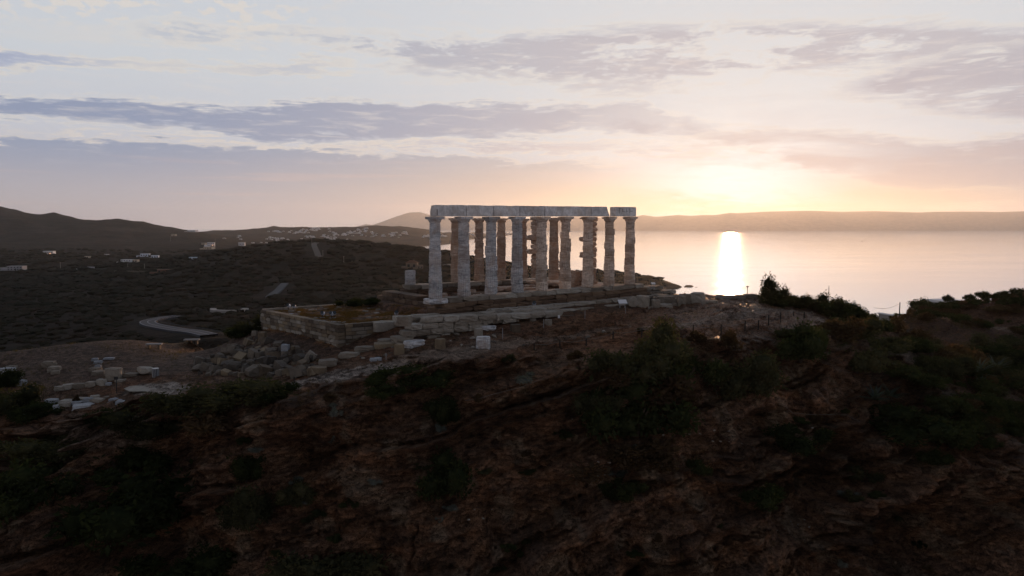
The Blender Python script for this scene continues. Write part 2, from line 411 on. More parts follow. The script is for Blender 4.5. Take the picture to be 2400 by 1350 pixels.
def m_leaf(name, c1, c2, c3):
    def b(gg, t, out):
        n = gg.noise(pos(t), 1.7, 3, .6)
        c = gg.ramp(gg.m('ADD', gg.m('MULTIPLY', n, .8), gg.m('MULTIPLY', objrand(t), .25)), [(.3, c1), (.52, c2), (.75, c3)])
        d = t.nodes.new('ShaderNodeBsdfDiffuse'); gg.put(d.inputs[0], c)
        tr = t.nodes.new('ShaderNodeBsdfTranslucent'); gg.put(tr.inputs[0], gg.mix(1.0, c, (1.6, 1.5, .7), 'MULTIPLY'))
        mx = t.nodes.new('ShaderNodeMixShader'); mx.inputs[0].default_value = .4
        t.links.new(d.outputs[0], mx.inputs[1]); t.links.new(tr.outputs[0], mx.inputs[2]); t.links.new(mx.outputs[0], out.inputs[0])
    return mat(name, b)
M_LEAF = m_leaf('evergreen_leaves', (.016, .021, .010), (.027, .034, .015), (.048, .055, .024))
M_LEAF2 = m_leaf('olive_leaves', (.026, .028, .016), (.044, .045, .025), (.080, .074, .038))
M_DRY = m_leaf('dry_brush', (.040, .026, .017), (.060, .040, .025), (.10, .066, .040))
M_GREY = m_leaf('silver_leaves', (.07, .075, .07), (.11, .12, .11), (.17, .18, .165))
M_AGAVE = m_leaf('agave_leaf', (.04, .052, .05), (.06, .075, .072), (.085, .10, .098))
M_WOOD = flat('dark_timber', (.035, .024, .018)); M_METAL = flat('grey_metal', (.30, .31, .33), .4, .5)
M_PAINT = flat('white_plaster', (.70, .70, .72), .7); M_CREAM = flat('cream_plaster', (.50, .42, .33), .8)
M_TILE = flat('terracotta_tiles', (.12, .06, .04), .85); M_GLASS = flat('dark_window_glass', (.02, .025, .03), .1, .6)
M_PALE = flat('pale_concrete', (.26, .25, .24)); M_ASPH = flat('worn_asphalt', (.036, .041, .052), .8, .25)
M_LINE = flat('road_paint', (.20, .21, .24)); M_DIRT = flat('dirt_track', (.10, .085, .072), .95); M_ROPE = flat('pale_hose', (.17, .15, .13))
M_BARK = flat('shrub_bark', (.05, .035, .025), .9); M_LAMP = flat('floodlight_shell', (.62, .68, .82), .25, .6)
M_DARKM = flat('dark_metal', (.02, .02, .022), .5); M_CRACK = flat('dark_joint', (.05, .035, .03), .9)

def m_water(gg, t, out):
    p = pos(t)
    a = gg.noise(gg.vm('MULTIPLY', p, (.5, 1.0, 1)), .35, 4, .6)
    b = gg.noise(gg.vm('MULTIPLY', p, (.003, .014, 1)), 1.0, 4, .6, .4)
    rgh = gg.mr(b, .35, .65, .075, .12)
    pr = principled(gg, t, out, (.74, .76, .78), rgh, a, .10, .5, **{'IOR': 1.33, 'Metallic': .85})
M_SEA = mat('calm_sea', m_water)

# ------------------------------------------------------------------ temple frame
T0 = Vector((-5.74, 55.78, 0)); E1 = Vector((.8127, .5827, 0)); E2 = Vector((-.5827, .8127, 0)); TROT = math.atan2(.5827, .8127)
def T(s, w, z=0.0):
    v = T0 + E1 * s + E2 * w; v.z = z; return v
def toT(x, y):
    rx, ry = x - T0.x, y - T0.y
    return rx * E1.x + ry * E1.y, rx * E2.x + ry * E2.y

# ------------------------------------------------------------------ headland terrain
CP = []
def cp(px, py, d=None, z=None):
    v = P(px, py, d) if d is not None else PZ(px, py, z)
    CP.append((v.x, v.y, v.z))
def ct(s, w, z): v = T(s, w, z); CP.append((v.x, v.y, v.z))
def cw(x, y, z): CP.append((x, y, z))
for s, w, z in ((-1, -1.5, -1.6), (4, -1.8, -1.5), (10, -1.8, -1.15), (16, -1.8, -1.05), (22, -1.5, -1.0), (-4.5, -5, -2.5), (0, -5.2, -2.25), (5, -5.5, -1.95), (12, -5.5, -1.8),
                (20, -6, -1.75), (27, -3, -1.7), (27, 4, -1.6), (25, 12, -1.7), (27, 18, -3.5), (22, 14.5, -1.3), (12, 14.5, -1.4), (3, 15, -2.0), (-2, 15, -2.3), (-8, 16, -3.2),
                (10, 20, -5.5), (20, 22, -7), (0, 22, -7), (-10, 22, -9), (10, 33, -24), (-10, 33, -22), (25, 30, -22), (0, 50, -44), (20, 50, -46), (-20, 45, -38)):
    ct(s, w, z)
for px, py, z in ((1600, 728, -1.75), (1800, 716, -1.9), (1900, 742, -2.3), (1650, 762, -2.1), (1500, 770, -2.25), (1300, 792, -2.5), (1150, 832, -2.8), (1000, 852, -3.2),
                  (850, 866, -3.6), (700, 896, -4.1), (1700, 698, -2.0), (1600, 693, -1.9), (1790, 702, -2.2),
                  (0, 870, -6.0), (100, 900, -5.8), (300, 850, -5.2), (500, 832, -4.8), (0, 836, -6.0), (150, 820, -5.6), (300, 803, -5.2), (450, 788, -4.9), (600, 776, -4.6),
                  (-200, 860, -6.4), (400, 900, -5.0), (200, 930, -5.9), (130, 968, -6.5), (250, 1000, -7.0), (480, 875, -4.9), (540, 900, -4.7), (-200, 950, -6.9), (0, 960, -6.7)):
    cp(px, py, z=z)
for px, py, d in ((600, 832, 55), (650, 792, 57), (560, 800, 60), (700, 840, 51.5), (780, 835, 50.5), (840, 822, 51), (640, 880, 49.5),
                  (1900, 722, 72), (2000, 748, 75), (2080, 765, 80), (2100, 748, 95), (2200, 768, 100), (2300, 762, 100), (2400, 700, 112), (2300, 716, 110), (2200, 726, 106), (2140, 732, 100),
                  (2600, 700, 112), (2600, 800, 90), (2400, 792, 90), (2350, 850, 80), (2400, 950, 68), (2600, 950, 68), (2250, 832, 78), (2100, 838, 64), (2160, 834, 66), (2000, 800, 62), (1900, 762, 60),
                  (1850, 800, 54), (1700, 802, 51), (1450, 832, 47.5), (1600, 808, 49.5),
                  (1000, 905, 46), (1000, 1000, 43.5), (1000, 1200, 40.5), (1000, 1350, 39), (700, 930, 44), (700, 1050, 42), (700, 1200, 40.5), (700, 1350, 38.5),
                  (400, 935, 46.5), (400, 1020, 44.5), (350, 1100, 42), (350, 1350, 38), (0, 1010, 46.5), (200, 1040, 44.5), (0, 1150, 42), (0, 1350, 38), (-200, 1010, 47), (-200, 1350, 38),
                  (1300, 885, 46), (1300, 1050, 43), (1300, 1200, 40.5), (1300, 1350, 38.5), (1600, 880, 47.5), (1600, 1000, 45.5), (1600, 1200, 42), (1600, 1350, 40),
                  (1800, 880, 50.5), (1900, 870, 53), (1900, 950, 51), (1900, 1100, 47.5), (1900, 1350, 44), (2130, 880, 60), (2150, 1000, 54), (2100, 1100, 49), (2150, 1350, 46), (2300, 1100, 49),
                  (2400, 1050, 55), (2400, 1200, 49), (2400, 1350, 46), (2600, 1050, 55), (2600, 1350, 46)):
    cp(px, py, d=d)
for x in range(-45, 66, 11):
    cw(x, 33, -27); cw(x, 24, -50); cw(x, 12, -67)
for x, y, z in ((-70, 88, -16), (-45, 84, -13), (-30, 82, -11), (-80, 115, -36), (-45, 115, -36), (-15, 118, -42), (15, 118, -45), (45, 100, -22), (30, 92, -12), (40, 118, -44), (60, 128, -34), (80, 138, -32),
                (45, 150, -70), (80, 165, -70), (110, 150, -45), (0, 150, -55), (-60, 150, -44), (-100, 150, -44), (22, 88, -4), (26, 96, -16), (58, 112, -8), (80, 128, -16), (-95, 90, -16), (-95, 60, -9)):
    cw(x, y, z)
CP = np.array(CP)
_d = np.sqrt(((CP[:, None, :2] - CP[None, :, :2]) ** 2).sum(-1))
_A = np.zeros((len(CP) + 3, len(CP) + 3)); _A[:len(CP), :len(CP)] = _d; _A[:len(CP), -3:] = np.c_[np.ones(len(CP)), CP[:, :2] / 50]
_A[-3:, :len(CP)] = _A[:len(CP), -3:].T
_A[:len(CP), :len(CP)] -= np.eye(len(CP)) * 0.15
_W = np.linalg.solve(_A, np.r_[CP[:, 2], 0, 0, 0])
GX = np.arange(-100, 120.01, .5); GY = np.arange(8, 160.01, .5)
_gx, _gy = np.meshgrid(GX, GY)
GZ = np.zeros_like(_gx)
for i in range(len(CP)):
    GZ += _W[i] * np.sqrt((_gx - CP[i, 0]) ** 2 + (_gy - CP[i, 1]) ** 2)
GZ += _W[-3] + _W[-2] * _gx / 50 + _W[-1] * _gy / 50
def base_h(x, y):
    fx = np.clip((np.asarray(x, float) - GX[0]) / .5, 0, len(GX) - 1.001); fy = np.clip((np.asarray(y, float) - GY[0]) / .5, 0, len(GY) - 1.001)
    ix = fx.astype(int); iy = fy.astype(int); u = fx - ix; v = fy - iy
    return (GZ[iy, ix] * (1 - u) + GZ[iy, ix + 1] * u) * (1 - v) + (GZ[iy + 1, ix] * (1 - u) + GZ[iy + 1, ix + 1] * u) * v
def box_mask(s, w, s0, s1, w0, w1, e=.25):
    return sst(s, s0 - e, s0 + e) * (1 - sst(s, s1 - e, s1 + e)) * sst(w, w0 - e, w0 + e) * (1 - sst(w, w1 - e, w1 + e))
def near_h(x, y):
    """height of the headland"""
    x = np.asarray(x, float); y = np.asarray(y, float)
    z = base_h(x, y); s, w = toT(x, y)
    m = box_mask(s + .11 * w, w, -7.1, 1.5, 1.1, 14.3)          # raised terrace behind the ashlar wall
    z = z * (1 - m) + (-1.78 + .03 * np.clip(s + 7, 0, 7)) * m
    m = box_mask(s, w, -.2, 16.5, 1.2, 12.0)                     # excavated inside of the temple
    z = z * (1 - m) - 1.15 * m
    m = box_mask(s, w, 16.5, 21.2, .6, 12.6)
    z = z * (1 - m) - .22 * m
    return z
def steep(x, y):
    e = .8
    return np.hypot(base_h(x + e, y) - base_h(x - e, y), base_h(x, y + e) - base_h(x, y - e)) / (2 * e)
def ground(px, py, far=False):
    r = ray(px, py)
    ds = np.exp(np.linspace(math.log(30), math.log(135), 700)) if not far else np.exp(np.linspace(math.log(150), math.log(9000), 1500))
    k = ds / r[1]; x = r[0] * k; z = EYE + r[2] * k
    h = near_h(x, ds) if not far else far_h(x, ds)
    i = np.nonzero(z <= h)[0]
    i = i[0] if len(i) else (len(ds) - 1)
    return Vector((x[i], ds[i], h[i]))
def gz(x, y): return float(near_h(np.array([x]), np.array([y]))[0])

nu = 1080
yy = np.concatenate([np.linspace(31, 56, 430, endpoint=False), np.linspace(56, 128, 260) ** 1.0])
uu = np.linspace(-.86, .92, nu)
U_, Y_ = np.meshgrid(uu, yy); X_ = U_ * (Y_ + 6)
Z_ = near_h(X_, Y_); S_ = sst(steep(X_, Y_), .25, .75)
s_, w_ = toT(X_, Y_)
built = box_mask(s_ + .11 * w_, w_, -8.5, 24, -4.6, 15, .6)
court = sst(-X_, 9, 13) * sst(Y_, 50, 53) * (1 - sst(Y_, 70, 74)) * (1 - S_)
# rock strata that dip to the left: ledges pushed out along the dip
warpn = fbm(X_ * .09, Y_ * .09, Z_ * .09, 3) * 1.2
lay = Z_ - .27 * X_ + .12 * Y_ + warpn + .35 * fbm(X_ * .35, Y_ * .35, Z_ * .9, 3)
lay = lay + .55 * np.sin(lay * 1.9 + 1.0) + .25 * np.sin(lay * 4.7)
amp1 = .45 + 1.1 * sst(fbm(X_ * .13 + 7, Y_ * .13, Z_ * .2, 3), -.35, .45); amp2 = sst(fbm(X_ * .25 + 31, Y_ * .25, Z_ * .4, 3), -.3, .4)
fine = fbm(X_ * .8, Y_ * .8, lay * 3.2, 4, .6)
def ledge(t, sharp=.16):
    k = np.floor(t); f = t - k
    hsh = np.sin(k * 127.1) * 43758.5453; hsh = hsh - np.floor(hsh)
    return (f ** 1.7) * (.5 + hsh) * (1 - sst(f, 1 - sharp, 1)) + hsh * .5 * (1 - sst(f, 1 - sharp, 1)) + (np.sin((k + 1) * 127.1) * 43758.5453 % 1.0) * .5 * sst(f, 1 - sharp, 1)
def cells(x, y, z, wf=14):
    """blocky jumps between joints"""
    a = np.floor(x); b = np.floor(y); c = np.floor(z)
    h = np.sin(a * 12.9898 + b * 78.233 + c * 37.719) * 43758.5453
    fx = x - a
    h = h - np.floor(h); return h - (.35 + .4 * h) * (1 - np.clip(np.minimum(fx, 1 - fx) * wf, 0, 1))
xx = X_ + .5 * warpn
led = amp1 * ledge(lay / 1.5, .22) + .34 * amp2 * ledge(lay / .62 + 3.3, .30) + .16 * fine
xj = xx + 1.1 * fbm(X_ * .3, Y_ * .3, Z_ * .5 + 9, 3) + .25 * lay
blk = (cells(xj / 4.3 + np.floor(lay / 1.5) * .37, lay / 1.5, 0, 30) * .45 + cells(xj / 1.9 + np.floor(lay / .62) * .31, lay / .62, 2, 14) * .14) * (.4 + .6 * amp1)
big = fbm(X_ * .07, Y_ * .12, Z_ * .10, 3)
rough = fbm(X_ * 1.1, Y_ * 1.1, Z_ * 1.5, 4, .55)
med = fbm(X_ * .22 + 3, Y_ * .3, Z_ * .34, 3)
outw = S_ * (led * 1.75 + blk * 1.35 + 2.0 * big + 1.0 * np.abs(med) + .24 * rough)
# gullies and hollows in the cliff
for (px, py, r, dep) in ((1960, 1090, 2.0, 3.0), (2120, 1260, 3.0, 3.5), (1760, 1010, 1.4, 1.6), (740, 1060, 1.5, 1.5), (1800, 845, 1.0, 1.2), (1870, 1180, 2.5, 2.2), (330, 1240, 2.2, 1.6), (2330, 1230, 2.0, 1.6)):
    c = ground(px, py)
    dd = np.sqrt(((X_ - c.x) / 1.3) ** 2 + ((Z_ - c.z) / .8) ** 2 + ((Y_ - c.y) * .5) ** 2) / r
    outw -= dep * 1.35 * np.exp(-dd ** 4) * sst(S_, .1, .5)
for (px, py, rx, rz_, dep) in ((690, 975, 2.2, 1.0, 1.0), (560, 1030, 2.2, 1.3, 1.1), (2080, 1200, 2.4, 1.1, 1.5), (1975, 1120, .8, 1.8, 1.2), (2290, 1290, 4.0, 1.6, 1.4), (2150, 1110, 3.0, .7, 1.2), (1380, 1075, 3.2, .5, .8), (860, 955, 1.6, .8, .8),
                               (1180, 920, 3.0, .6, .7), (1000, 1240, 1.6, 1.2, .9), (1330, 870, 2.0, .4, .7), (1560, 1250, 3.0, 1.0, .9), (1810, 920, 1.6, 1.0, .9), (1900, 960, 1.5, 1.2, 1.0), (1750, 1230, 1.4, 1.0, 1.1), (1230, 1290, 4.0, .9, .8), (350, 1180, 2.0, 1.0, .8), (120, 1260, 3.0, 1.2, .8), (2110, 870, 1.4, 1.0, .9)):
    c = ground(px, py)
    dd = np.sqrt(((X_ - c.x) / rx) ** 2 + ((Z_ - c.z - .25 * (X_ - c.x)) / rz_) ** 2)
    dd = dd * (1 + .25 * fbm(X_ * .8, Y_ * .8, Z_ * .8 + px, 2))
    outw += dep * np.exp(-dd ** 6) * sst(S_, .1, .5)
plat = (1 - S_) * (1 - built)
rockfl = sst(X_, -4, 2) + sst(47.5 - Y_, 0, 2)
flz = plat * (.10 * rough * (1 - court) + .02 * rough + (np.clip(rockfl, 0, 1) * (1 - court)) * .85 * (.30 * (ledge((lay * 2.4 + .35 * X_) / .55) - .55) + .06 * fine))
flz += built * .05 * rough
Yd = Y_ - outw; Zd = Z_ + outw * .22 + flz; Xd = X_ + .25 * outw * np.sin(Y_ * .7) * .3
me = grid_mesh('headland', Xd, Yd, Zd, True)
# colours of the ground: bare rock, soil, gravel, dry grass
n_a = fbm(X_ * .35, Y_ * .35, Z_ * .5, 4); n_b = fbm(X_ * 1.7, Y_ * 1.7, Z_ * 2.5, 3); n_c = fbm(X_ * .9 + 40, Y_ * .9, 0, 4)
def C(r, gr, b): return np.array((r, gr, b))
colr = C(.098, .060, .040) * np.ones(X_.shape + (3,))
def blend(c, k):
    global colr
    k = np.clip(k, 0, 1)[..., None]; colr = colr * (1 - k) + np.asarray(c) * k
blend(C(.150, .085, .050), sst(n_a, -.1, .5) * .8)
blend(C(.055, .037, .028), sst(n_b, .0, .5) * .7)
_k = np.floor(lay / .62); _h = np.sin(_k * 91.7 + np.floor(xj / 4.3) * 3.1) * 43758.5453; _h = _h - np.floor(_h)
_m = np.clip(S_ + (1 - S_) * (1 - built) * (1 - court) * sst(X_, -6, 2) * .8, 0, 1)
colr = colr * (1 + _m * (-.38 + .75 * _h))[..., None]           # beds of darker and paler stone
blend(C(.17, .135, .10), S_ * sst(fbm(X_ * .5 + 11, Y_ * .5, Z_ * .5, 3), .25, .5) * .6)
blend(C(.15, .105, .078), (1 - S_) * sst(n_c, -.2, .3) * .7 * (1 - built))
blend(C(.115, .060, .038), (1 - S_) * sst(n_a, .0, .4) * .7)
blend(C(.085, .060, .048), court * .95)
grass = box_mask(s_ + .11 * w_, w_, -7.5, 0, 1.2, 14, .6) * sst(n_c, -.35, .25)
blend(C(.17, .085, .03), grass * .95)
blend(C(.12, .075, .035), sst(-X_, 14, 18) * sst(Y_, 64, 68) * (1 - S_) * sst(n_c, -.4, .3) * .8)
blend(C(.045, .040, .025), sst(Y_, 76, 86) * .9 * sst(-X_ + 20, 0, 10))
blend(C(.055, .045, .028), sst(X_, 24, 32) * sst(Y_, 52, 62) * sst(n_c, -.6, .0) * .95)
# worn pale paths
def path_mask(pts, wd):
    m = np.zeros_like(X_)
    for (a, b) in zip(pts[:-1], pts[1:]):
        a = np.array(a); b = np.array(b); ab = b - a; L = (ab ** 2).sum()
        t = np.clip(((X_ - a[0]) * ab[0] + (Y_ - a[1]) * ab[1]) / L, 0, 1)
        dd = np.hypot(X_ - a[0] - ab[0] * t, Y_ - a[1] - ab[1] * t)
        m = np.maximum(m, 1 - sst(dd + .35 * n_b, wd * .6, wd * 1.15))
    return m
def gp(px, py): v = ground(px, py); return (v.x, v.y)
blend(C(.34, .33, .32), path_mask([gp(690, 902), gp(790, 886), gp(870, 865), gp(950, 852)], .45) * .6)
blend(C(.165, .085, .047) * (.7 + .6 * _h)[..., None], sst(X_, 0, 8) * (1 - S_) * (1 - built) * .85)  # brown shelf rock, with the sun's orange veil painted in as extra red
blend(C(.22, .19, .165), path_mask([gp(950, 852), gp(1090, 826), gp(1200, 806), gp(1400, 778), gp(1560, 765), gp(1700, 745), gp(1850, 728)], .9) * .55)
blend(C(.24, .20, .17), path_mask([gp(1740, 705), gp(1772, 712), gp(1776, 722)], .5) * .8)
blend(C(.33, .32, .31), path_mask([gp(320, 912), gp(370, 908), gp(420, 912)], .8) * .8)
blend(C(.27, .22, .18), path_mask([P(2090, 742, 96)[:2], P(2180, 765, 99)[:2], P(2300, 775, 96)[:2], P(2400, 782, 93)[:2], P(2600, 790, 90)[:2]], 2.0) * .8)
blend(C(.20, .17, .14), path_mask([P(2060, 836, 64)[:2], P(2140, 836, 65)[:2]], 1.6) * .9)
blend(C(.16, .13, .11), path_mask([gp(180, 1020), gp(290, 1015), gp(330, 1010)], 1.2) * .7)
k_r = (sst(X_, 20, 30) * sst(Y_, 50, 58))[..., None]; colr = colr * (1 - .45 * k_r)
colr *= C(1.25, 1.12, 1.00)
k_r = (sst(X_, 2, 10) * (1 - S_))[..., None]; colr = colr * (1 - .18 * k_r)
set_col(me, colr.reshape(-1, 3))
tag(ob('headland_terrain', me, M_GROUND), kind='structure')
_q = np.stack([Xd.ravel(), Yd.ravel(), Zd.ravel() - EYE], -1)
_dep = _q[:, 1] * math.cos(TH) - _q[:, 2] * math.sin(TH); _up = _q[:, 1] * math.sin(TH) + _q[:, 2] * math.cos(TH)
_su = 1200 + F * _q[:, 0] / _dep; _sv = 675 - F * _up / _dep
_key = (np.floor(_su / 10).astype(int) + 1000) * 2000 + np.floor(_sv / 10).astype(int) + 1000
_ord = np.argsort(_key, kind='stable'); _ks = _key[_ord]
def surf(px, py):
    """the point of the finished rock surface that shows at an image position of the photograph"""
    c = []
    for i in (-1, 0, 1):
        for j in (-1, 0, 1):
            k = (int(px // 10) + i + 1000) * 2000 + int(py // 10) + j + 1000
            c.append(_ord[np.searchsorted(_ks, k):np.searchsorted(_ks, k, 'right')])
    c = np.concatenate(c)
    if not len(c): return ground(px, py)
    d2 = (_su[c] - px) ** 2 + (_sv[c] - py) ** 2
    near = c[d2 <= max(30.0, d2.min() * 1.5)]
    i = near[np.argmin(_dep[near])]
    return Vector((Xd.ravel()[i], Yd.ravel()[i], Zd.ravel()[i]))

# ------------------------------------------------------------------ far land
FP = []
def fp(px, py, d, z=None):
    v = P(px, py, d) if z is None else Vector(((px - 1200) / F * d, d, z))
    FP.append((v.x / v.y * 3.0, math.log(v.y), v.z))
for px, py in ((-260, 470), (-100, 479), (0, 484), (40, 492), (88, 505), (126, 498), (170, 509), (214, 519), (245, 517), (277, 513), (337, 518), (403, 533), (443, 541), (478, 545)):
    fp(px, py, 2600); fp(px, py, 3000, z=P(px, py, 2600).z - 35)
for px, py, d in ((500, 540, 4200), (540, 540, 4200), (590, 536, 4200), (643, 530, 4200), (714, 531.5, 4200), (752, 535, 4200), (797, 531.5, 4200), (853, 533, 4200), (885, 528, 4000), (953, 531, 4000),
                  (1004, 538, 4200), (1054, 544, 4800), (1110, 544, 5600), (1190, 546, 7000), (1225, 549, 7200)):
    fp(px, py, d); fp(px, py, d * 1.2, z=-66)
for px, py in ((921, 582), (966, 579), (1005, 576.5), (1060, 571.7), (1085, 563), (1114, 560), (1190, 551.5), (1230, 551)):
    v = PZ(px, py, SEA); fp(px, py, v.y, z=SEA); fp(px, py, v.y * .88, z=-72); fp(px + 14, py, v.y * .8, z=-74)
for px, py, d in ((500, 596, 900), (601, 578, 900), (651, 569, 900), (701, 562, 900), (752, 562, 900), (835, 567, 900), (878, 575.6, 900), (928, 584, 900), (966, 588, 900), (1004, 593, 900), (1054, 601, 900),
                  (1100, 611, 900), (1136, 614, 900), (1185, 621, 900), (1235, 627, 900), (1247, 633, 890), (1300, 640, 880), (1338, 641, 880), (1412, 641, 880), (1441, 644, 870), (1464, 647, 870),
                  (1490, 652, 865), (1552, 656.5, 860), (1564, 661.5, 850), (1590, 667, 845)):
    fp(px, py, d)
    if px > 640: fp(px, py, d * 1.22, z=-68 if px > 850 else -42)
for px, d, z in ((1557, 795, SEA), (1600, 800, -68), (1600, 900, -68), (1640, 850, -72), (1500, 740, SEA), (1500, 690, -70), (1400, 640, SEA), (1400, 560, -68), (1250, 500, -62), (1600, 700, -74), (1600, 500, -74), (1500, 400, -72),
                 (1200, 300, -58), (1000, 300, -48), (1700, 300, -74), (2000, 400, -80), (2400, 400, -80), (1700, 150, -72), (2100, 180, -75), (2500, 200, -75), (1300, 150, -55), (1000, 150, -50), (600, 150, -44), (200, 150, -44), (-300, 150, -44),
                 (2000, 1500, -90), (1500, 2000, -85), (2400, 3000, -90), (1400, 6000, -85), (2300, 7500, -90), (1300, 1400, -74), (1150, 1600, -74), (1080, 2000, -74), (960, 1500, -70), (980, 1900, -72), (1600, 1200, -80)):
    fp(px, 0, d, z=z)
for px, py, d in ((860, 640, 600), (700, 640, 620), (560, 640, 640), (300, 680, 560), (100, 700, 480), (0, 770, 330), (400, 765, 300), (330, 750, 318), (500, 735, 340), (620, 715, 390), (660, 668, 520), (900, 700, 380),
                  (0, 650, 800), (200, 640, 850), (350, 606, 1150), (120, 598, 1250), (40, 630, 850), (470, 600, 1300), (500, 575, 1700), (200, 570, 1800), (0, 560, 1900), (300, 570, 1900), (120, 535, 2200), (350, 545, 2300), (-200, 540, 2200), (-260, 640, 800),
                  (560, 572, 1900), (620, 560, 2600), (560, 553, 3300), (720, 553, 3100), (820, 553, 3300), (900, 560, 3000), (960, 562, 2900), (870, 575, 2500), (640, 545, 3800), (-260, 700, 450)):
    fp(px, py, d)
FP = np.array(FP)
_d = np.sqrt(((FP[:, None, :2] - FP[None, :, :2]) ** 2).sum(-1)); n_ = len(FP)
_A = np.zeros((n_ + 3, n_ + 3)); _A[:n_, :n_] = _d - np.eye(n_) * .002; _A[:n_, -3:] = np.c_[np.ones(n_), FP[:, :2]]; _A[-3:, :n_] = _A[:n_, -3:].T
_FW = np.linalg.solve(_A, np.r_[FP[:, 2], 0, 0, 0])
def far_h(x, y):
    a = np.asarray(x) / np.asarray(y) * 3.0; b = np.log(y); z = _FW[-3] + _FW[-2] * a + _FW[-1] * b
    for i in range(n_): z = z + _FW[i] * np.sqrt((a - FP[i, 0]) ** 2 + (b - FP[i, 1]) ** 2)
    k = np.clip((z + 62) / 8, 0, 1)
    return z + k * fbm(np.asarray(x) / 160, np.asarray(y) / 160, 0, 4) * np.clip(np.asarray(y) / 900, .2, 1.5) * 3.2
def far_ground(px, py): return ground(px, py, True)
_zr = far_ground(370, 762).z
ROADS = {'hairpin_road': ([PZ(490, 786, _zr + 1.5), PZ(455, 778, _zr + 1), PZ(420, 774, _zr + .6), PZ(385, 768, _zr + .4), PZ(356, 762, _zr + .3), PZ(346, 756, _zr + .2), PZ(356, 751, _zr + .1), PZ(390, 744.5, _zr), PZ(420, 741, _zr)], 6.4),
         'valley_road': ([far_ground(*q) for q in ((632, 697), (640, 690), (652, 681), (660, 672), (668, 664))], 8.0),
         'hilltop_track': ([far_ground(*q) for q in ((742, 569), (736, 573), (739, 582), (744, 594), (746, 600), (758, 604))], 8.0)}
def smooth_line(pts):
    P_ = []
    for i in range(len(pts) - 1):
        p0 = pts[max(i - 1, 0)]; p1 = pts[i]; p2 = pts[i + 1]; p3 = pts[min(i + 2, len(pts) - 1)]
        for k in range(10):
            t = k / 10
            P_.append(.5 * ((2 * p1) + (p2 - p0) * t + (2 * p0 - 5 * p1 + 4 * p2 - p3) * t * t + (3 * p1 - p0 - 3 * p2 + p3) * t ** 3))
    return P_ + [pts[-1]]
lu = np.linspace(-.80, .80, 620); ly = np.exp(np.concatenate([np.linspace(math.log(100), math.log(1000), 300, endpoint=False), np.linspace(math.log(1000), math.log(7800), 240)]))
A_, B_ = np.meshgrid(lu, ly); FX = A_ * B_; FZ = far_h(FX, B_)
kk = np.clip((FZ + 61.5) / 3, 0, 1)
FZ = FZ + kk * fbm(FX / (B_ * .012), B_ / (B_ * .012) + np.log(B_) * 60, 0, 3) * np.clip(B_ / 900, .3, 1.4) * .9
for pts_, wd_ in ROADS.values():
    best = np.full(FX.shape, 1e9); zz = np.zeros(FX.shape)
    for q in smooth_line(pts_):
        dd = np.hypot(FX - q.x, (B_ - q.y)); m_ = dd < best; best[m_] = dd[m_]; zz[m_] = q.z
    k_ = 1 - sst(best, wd_ * .9, wd_ * 2.6); FZ = FZ * (1 - k_) + (zz - .5) * k_
me = grid_mesh('far_land', FX, B_, np.maximum(FZ, SEA - 12), True)
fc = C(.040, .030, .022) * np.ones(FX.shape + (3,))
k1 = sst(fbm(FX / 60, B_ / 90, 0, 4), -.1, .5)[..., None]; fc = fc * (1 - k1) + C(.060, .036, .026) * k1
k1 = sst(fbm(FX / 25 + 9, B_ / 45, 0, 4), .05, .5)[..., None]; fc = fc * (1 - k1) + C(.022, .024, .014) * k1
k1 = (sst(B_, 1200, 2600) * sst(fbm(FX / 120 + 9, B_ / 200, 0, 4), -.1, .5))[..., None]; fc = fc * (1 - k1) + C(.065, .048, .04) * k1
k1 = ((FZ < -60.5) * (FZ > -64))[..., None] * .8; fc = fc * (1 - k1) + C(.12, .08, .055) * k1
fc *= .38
set_col(me, fc.reshape(-1, 3))
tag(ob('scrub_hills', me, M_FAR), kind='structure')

def ridge(name, pts, d0, d1, dback, colr_, zbase=SEA - 3, rug=20.0):
    xs = np.linspace(pts[0][0], pts[-1][0], 420); ys = np.interp(xs, [p[0] for p in pts], [p[1] for p in pts])
    rows = 40; X = np.zeros((rows, 420)); Y = X.copy(); Z = X.copy()
    top = np.array([P(a, b, d1).z for a, b in zip(xs, ys)])
    for r in range(rows):
        t = r / (rows - 1)
        if t < .7: q = t / .7; d = d0 + (d1 - d0) * q; z = zbase + (top - zbase) * (1 - (1 - q) ** 1.5)
        else: q = (t - .7) / .3; d = d1 + (dback - d1) * q; z = top + (zbase - 30 - top) * q ** 1.6
        X[r] = (xs - 1200) / F * d; Y[r] = d; Z[r] = z
        nz = fbm(X[r] / 900, Y[r] / 900, 0, 4) * rug * math.sin(math.pi * min(t / .7, 1)) if t < .7 else 0
        Z[r] = Z[r] + nz
    me = grid_mesh(name, X, Y, Z, True); set_col(me, np.tile(colr_, (X.size, 1)))
    return tag(ob(name, me, M_FAR), kind='structure')
ridge('island_mountains', [(1120, 520), (1250, 512), (1330, 508), (1420, 510), (1490, 507), (1507, 504), (1535, 508.4), (1588, 503.7), (1618, 506), (1643, 504), (1677, 504), (1709, 498.6), (1724, 500), (1788, 496.5), (1847, 494.8), (1898, 494),
                           (1966, 496.5), (2043, 495), (2153, 498), (2179, 496.5), (2285, 496), (2336, 497), (2400, 495), (2700, 497)], 13300, 15200, 16500, (.10, .07, .05))
ridge('distant_mountain', [(820, 535), (838, 531), (859, 525), (873, 527.6), (897, 519.5), (932, 506.7), (960, 498), (985, 497), (1009, 504), (1060, 510), (1150, 508), (1230, 512), (1300, 518), (1350, 530)], 17000, 18000, 19000, (.08, .065, .06), rug=10)

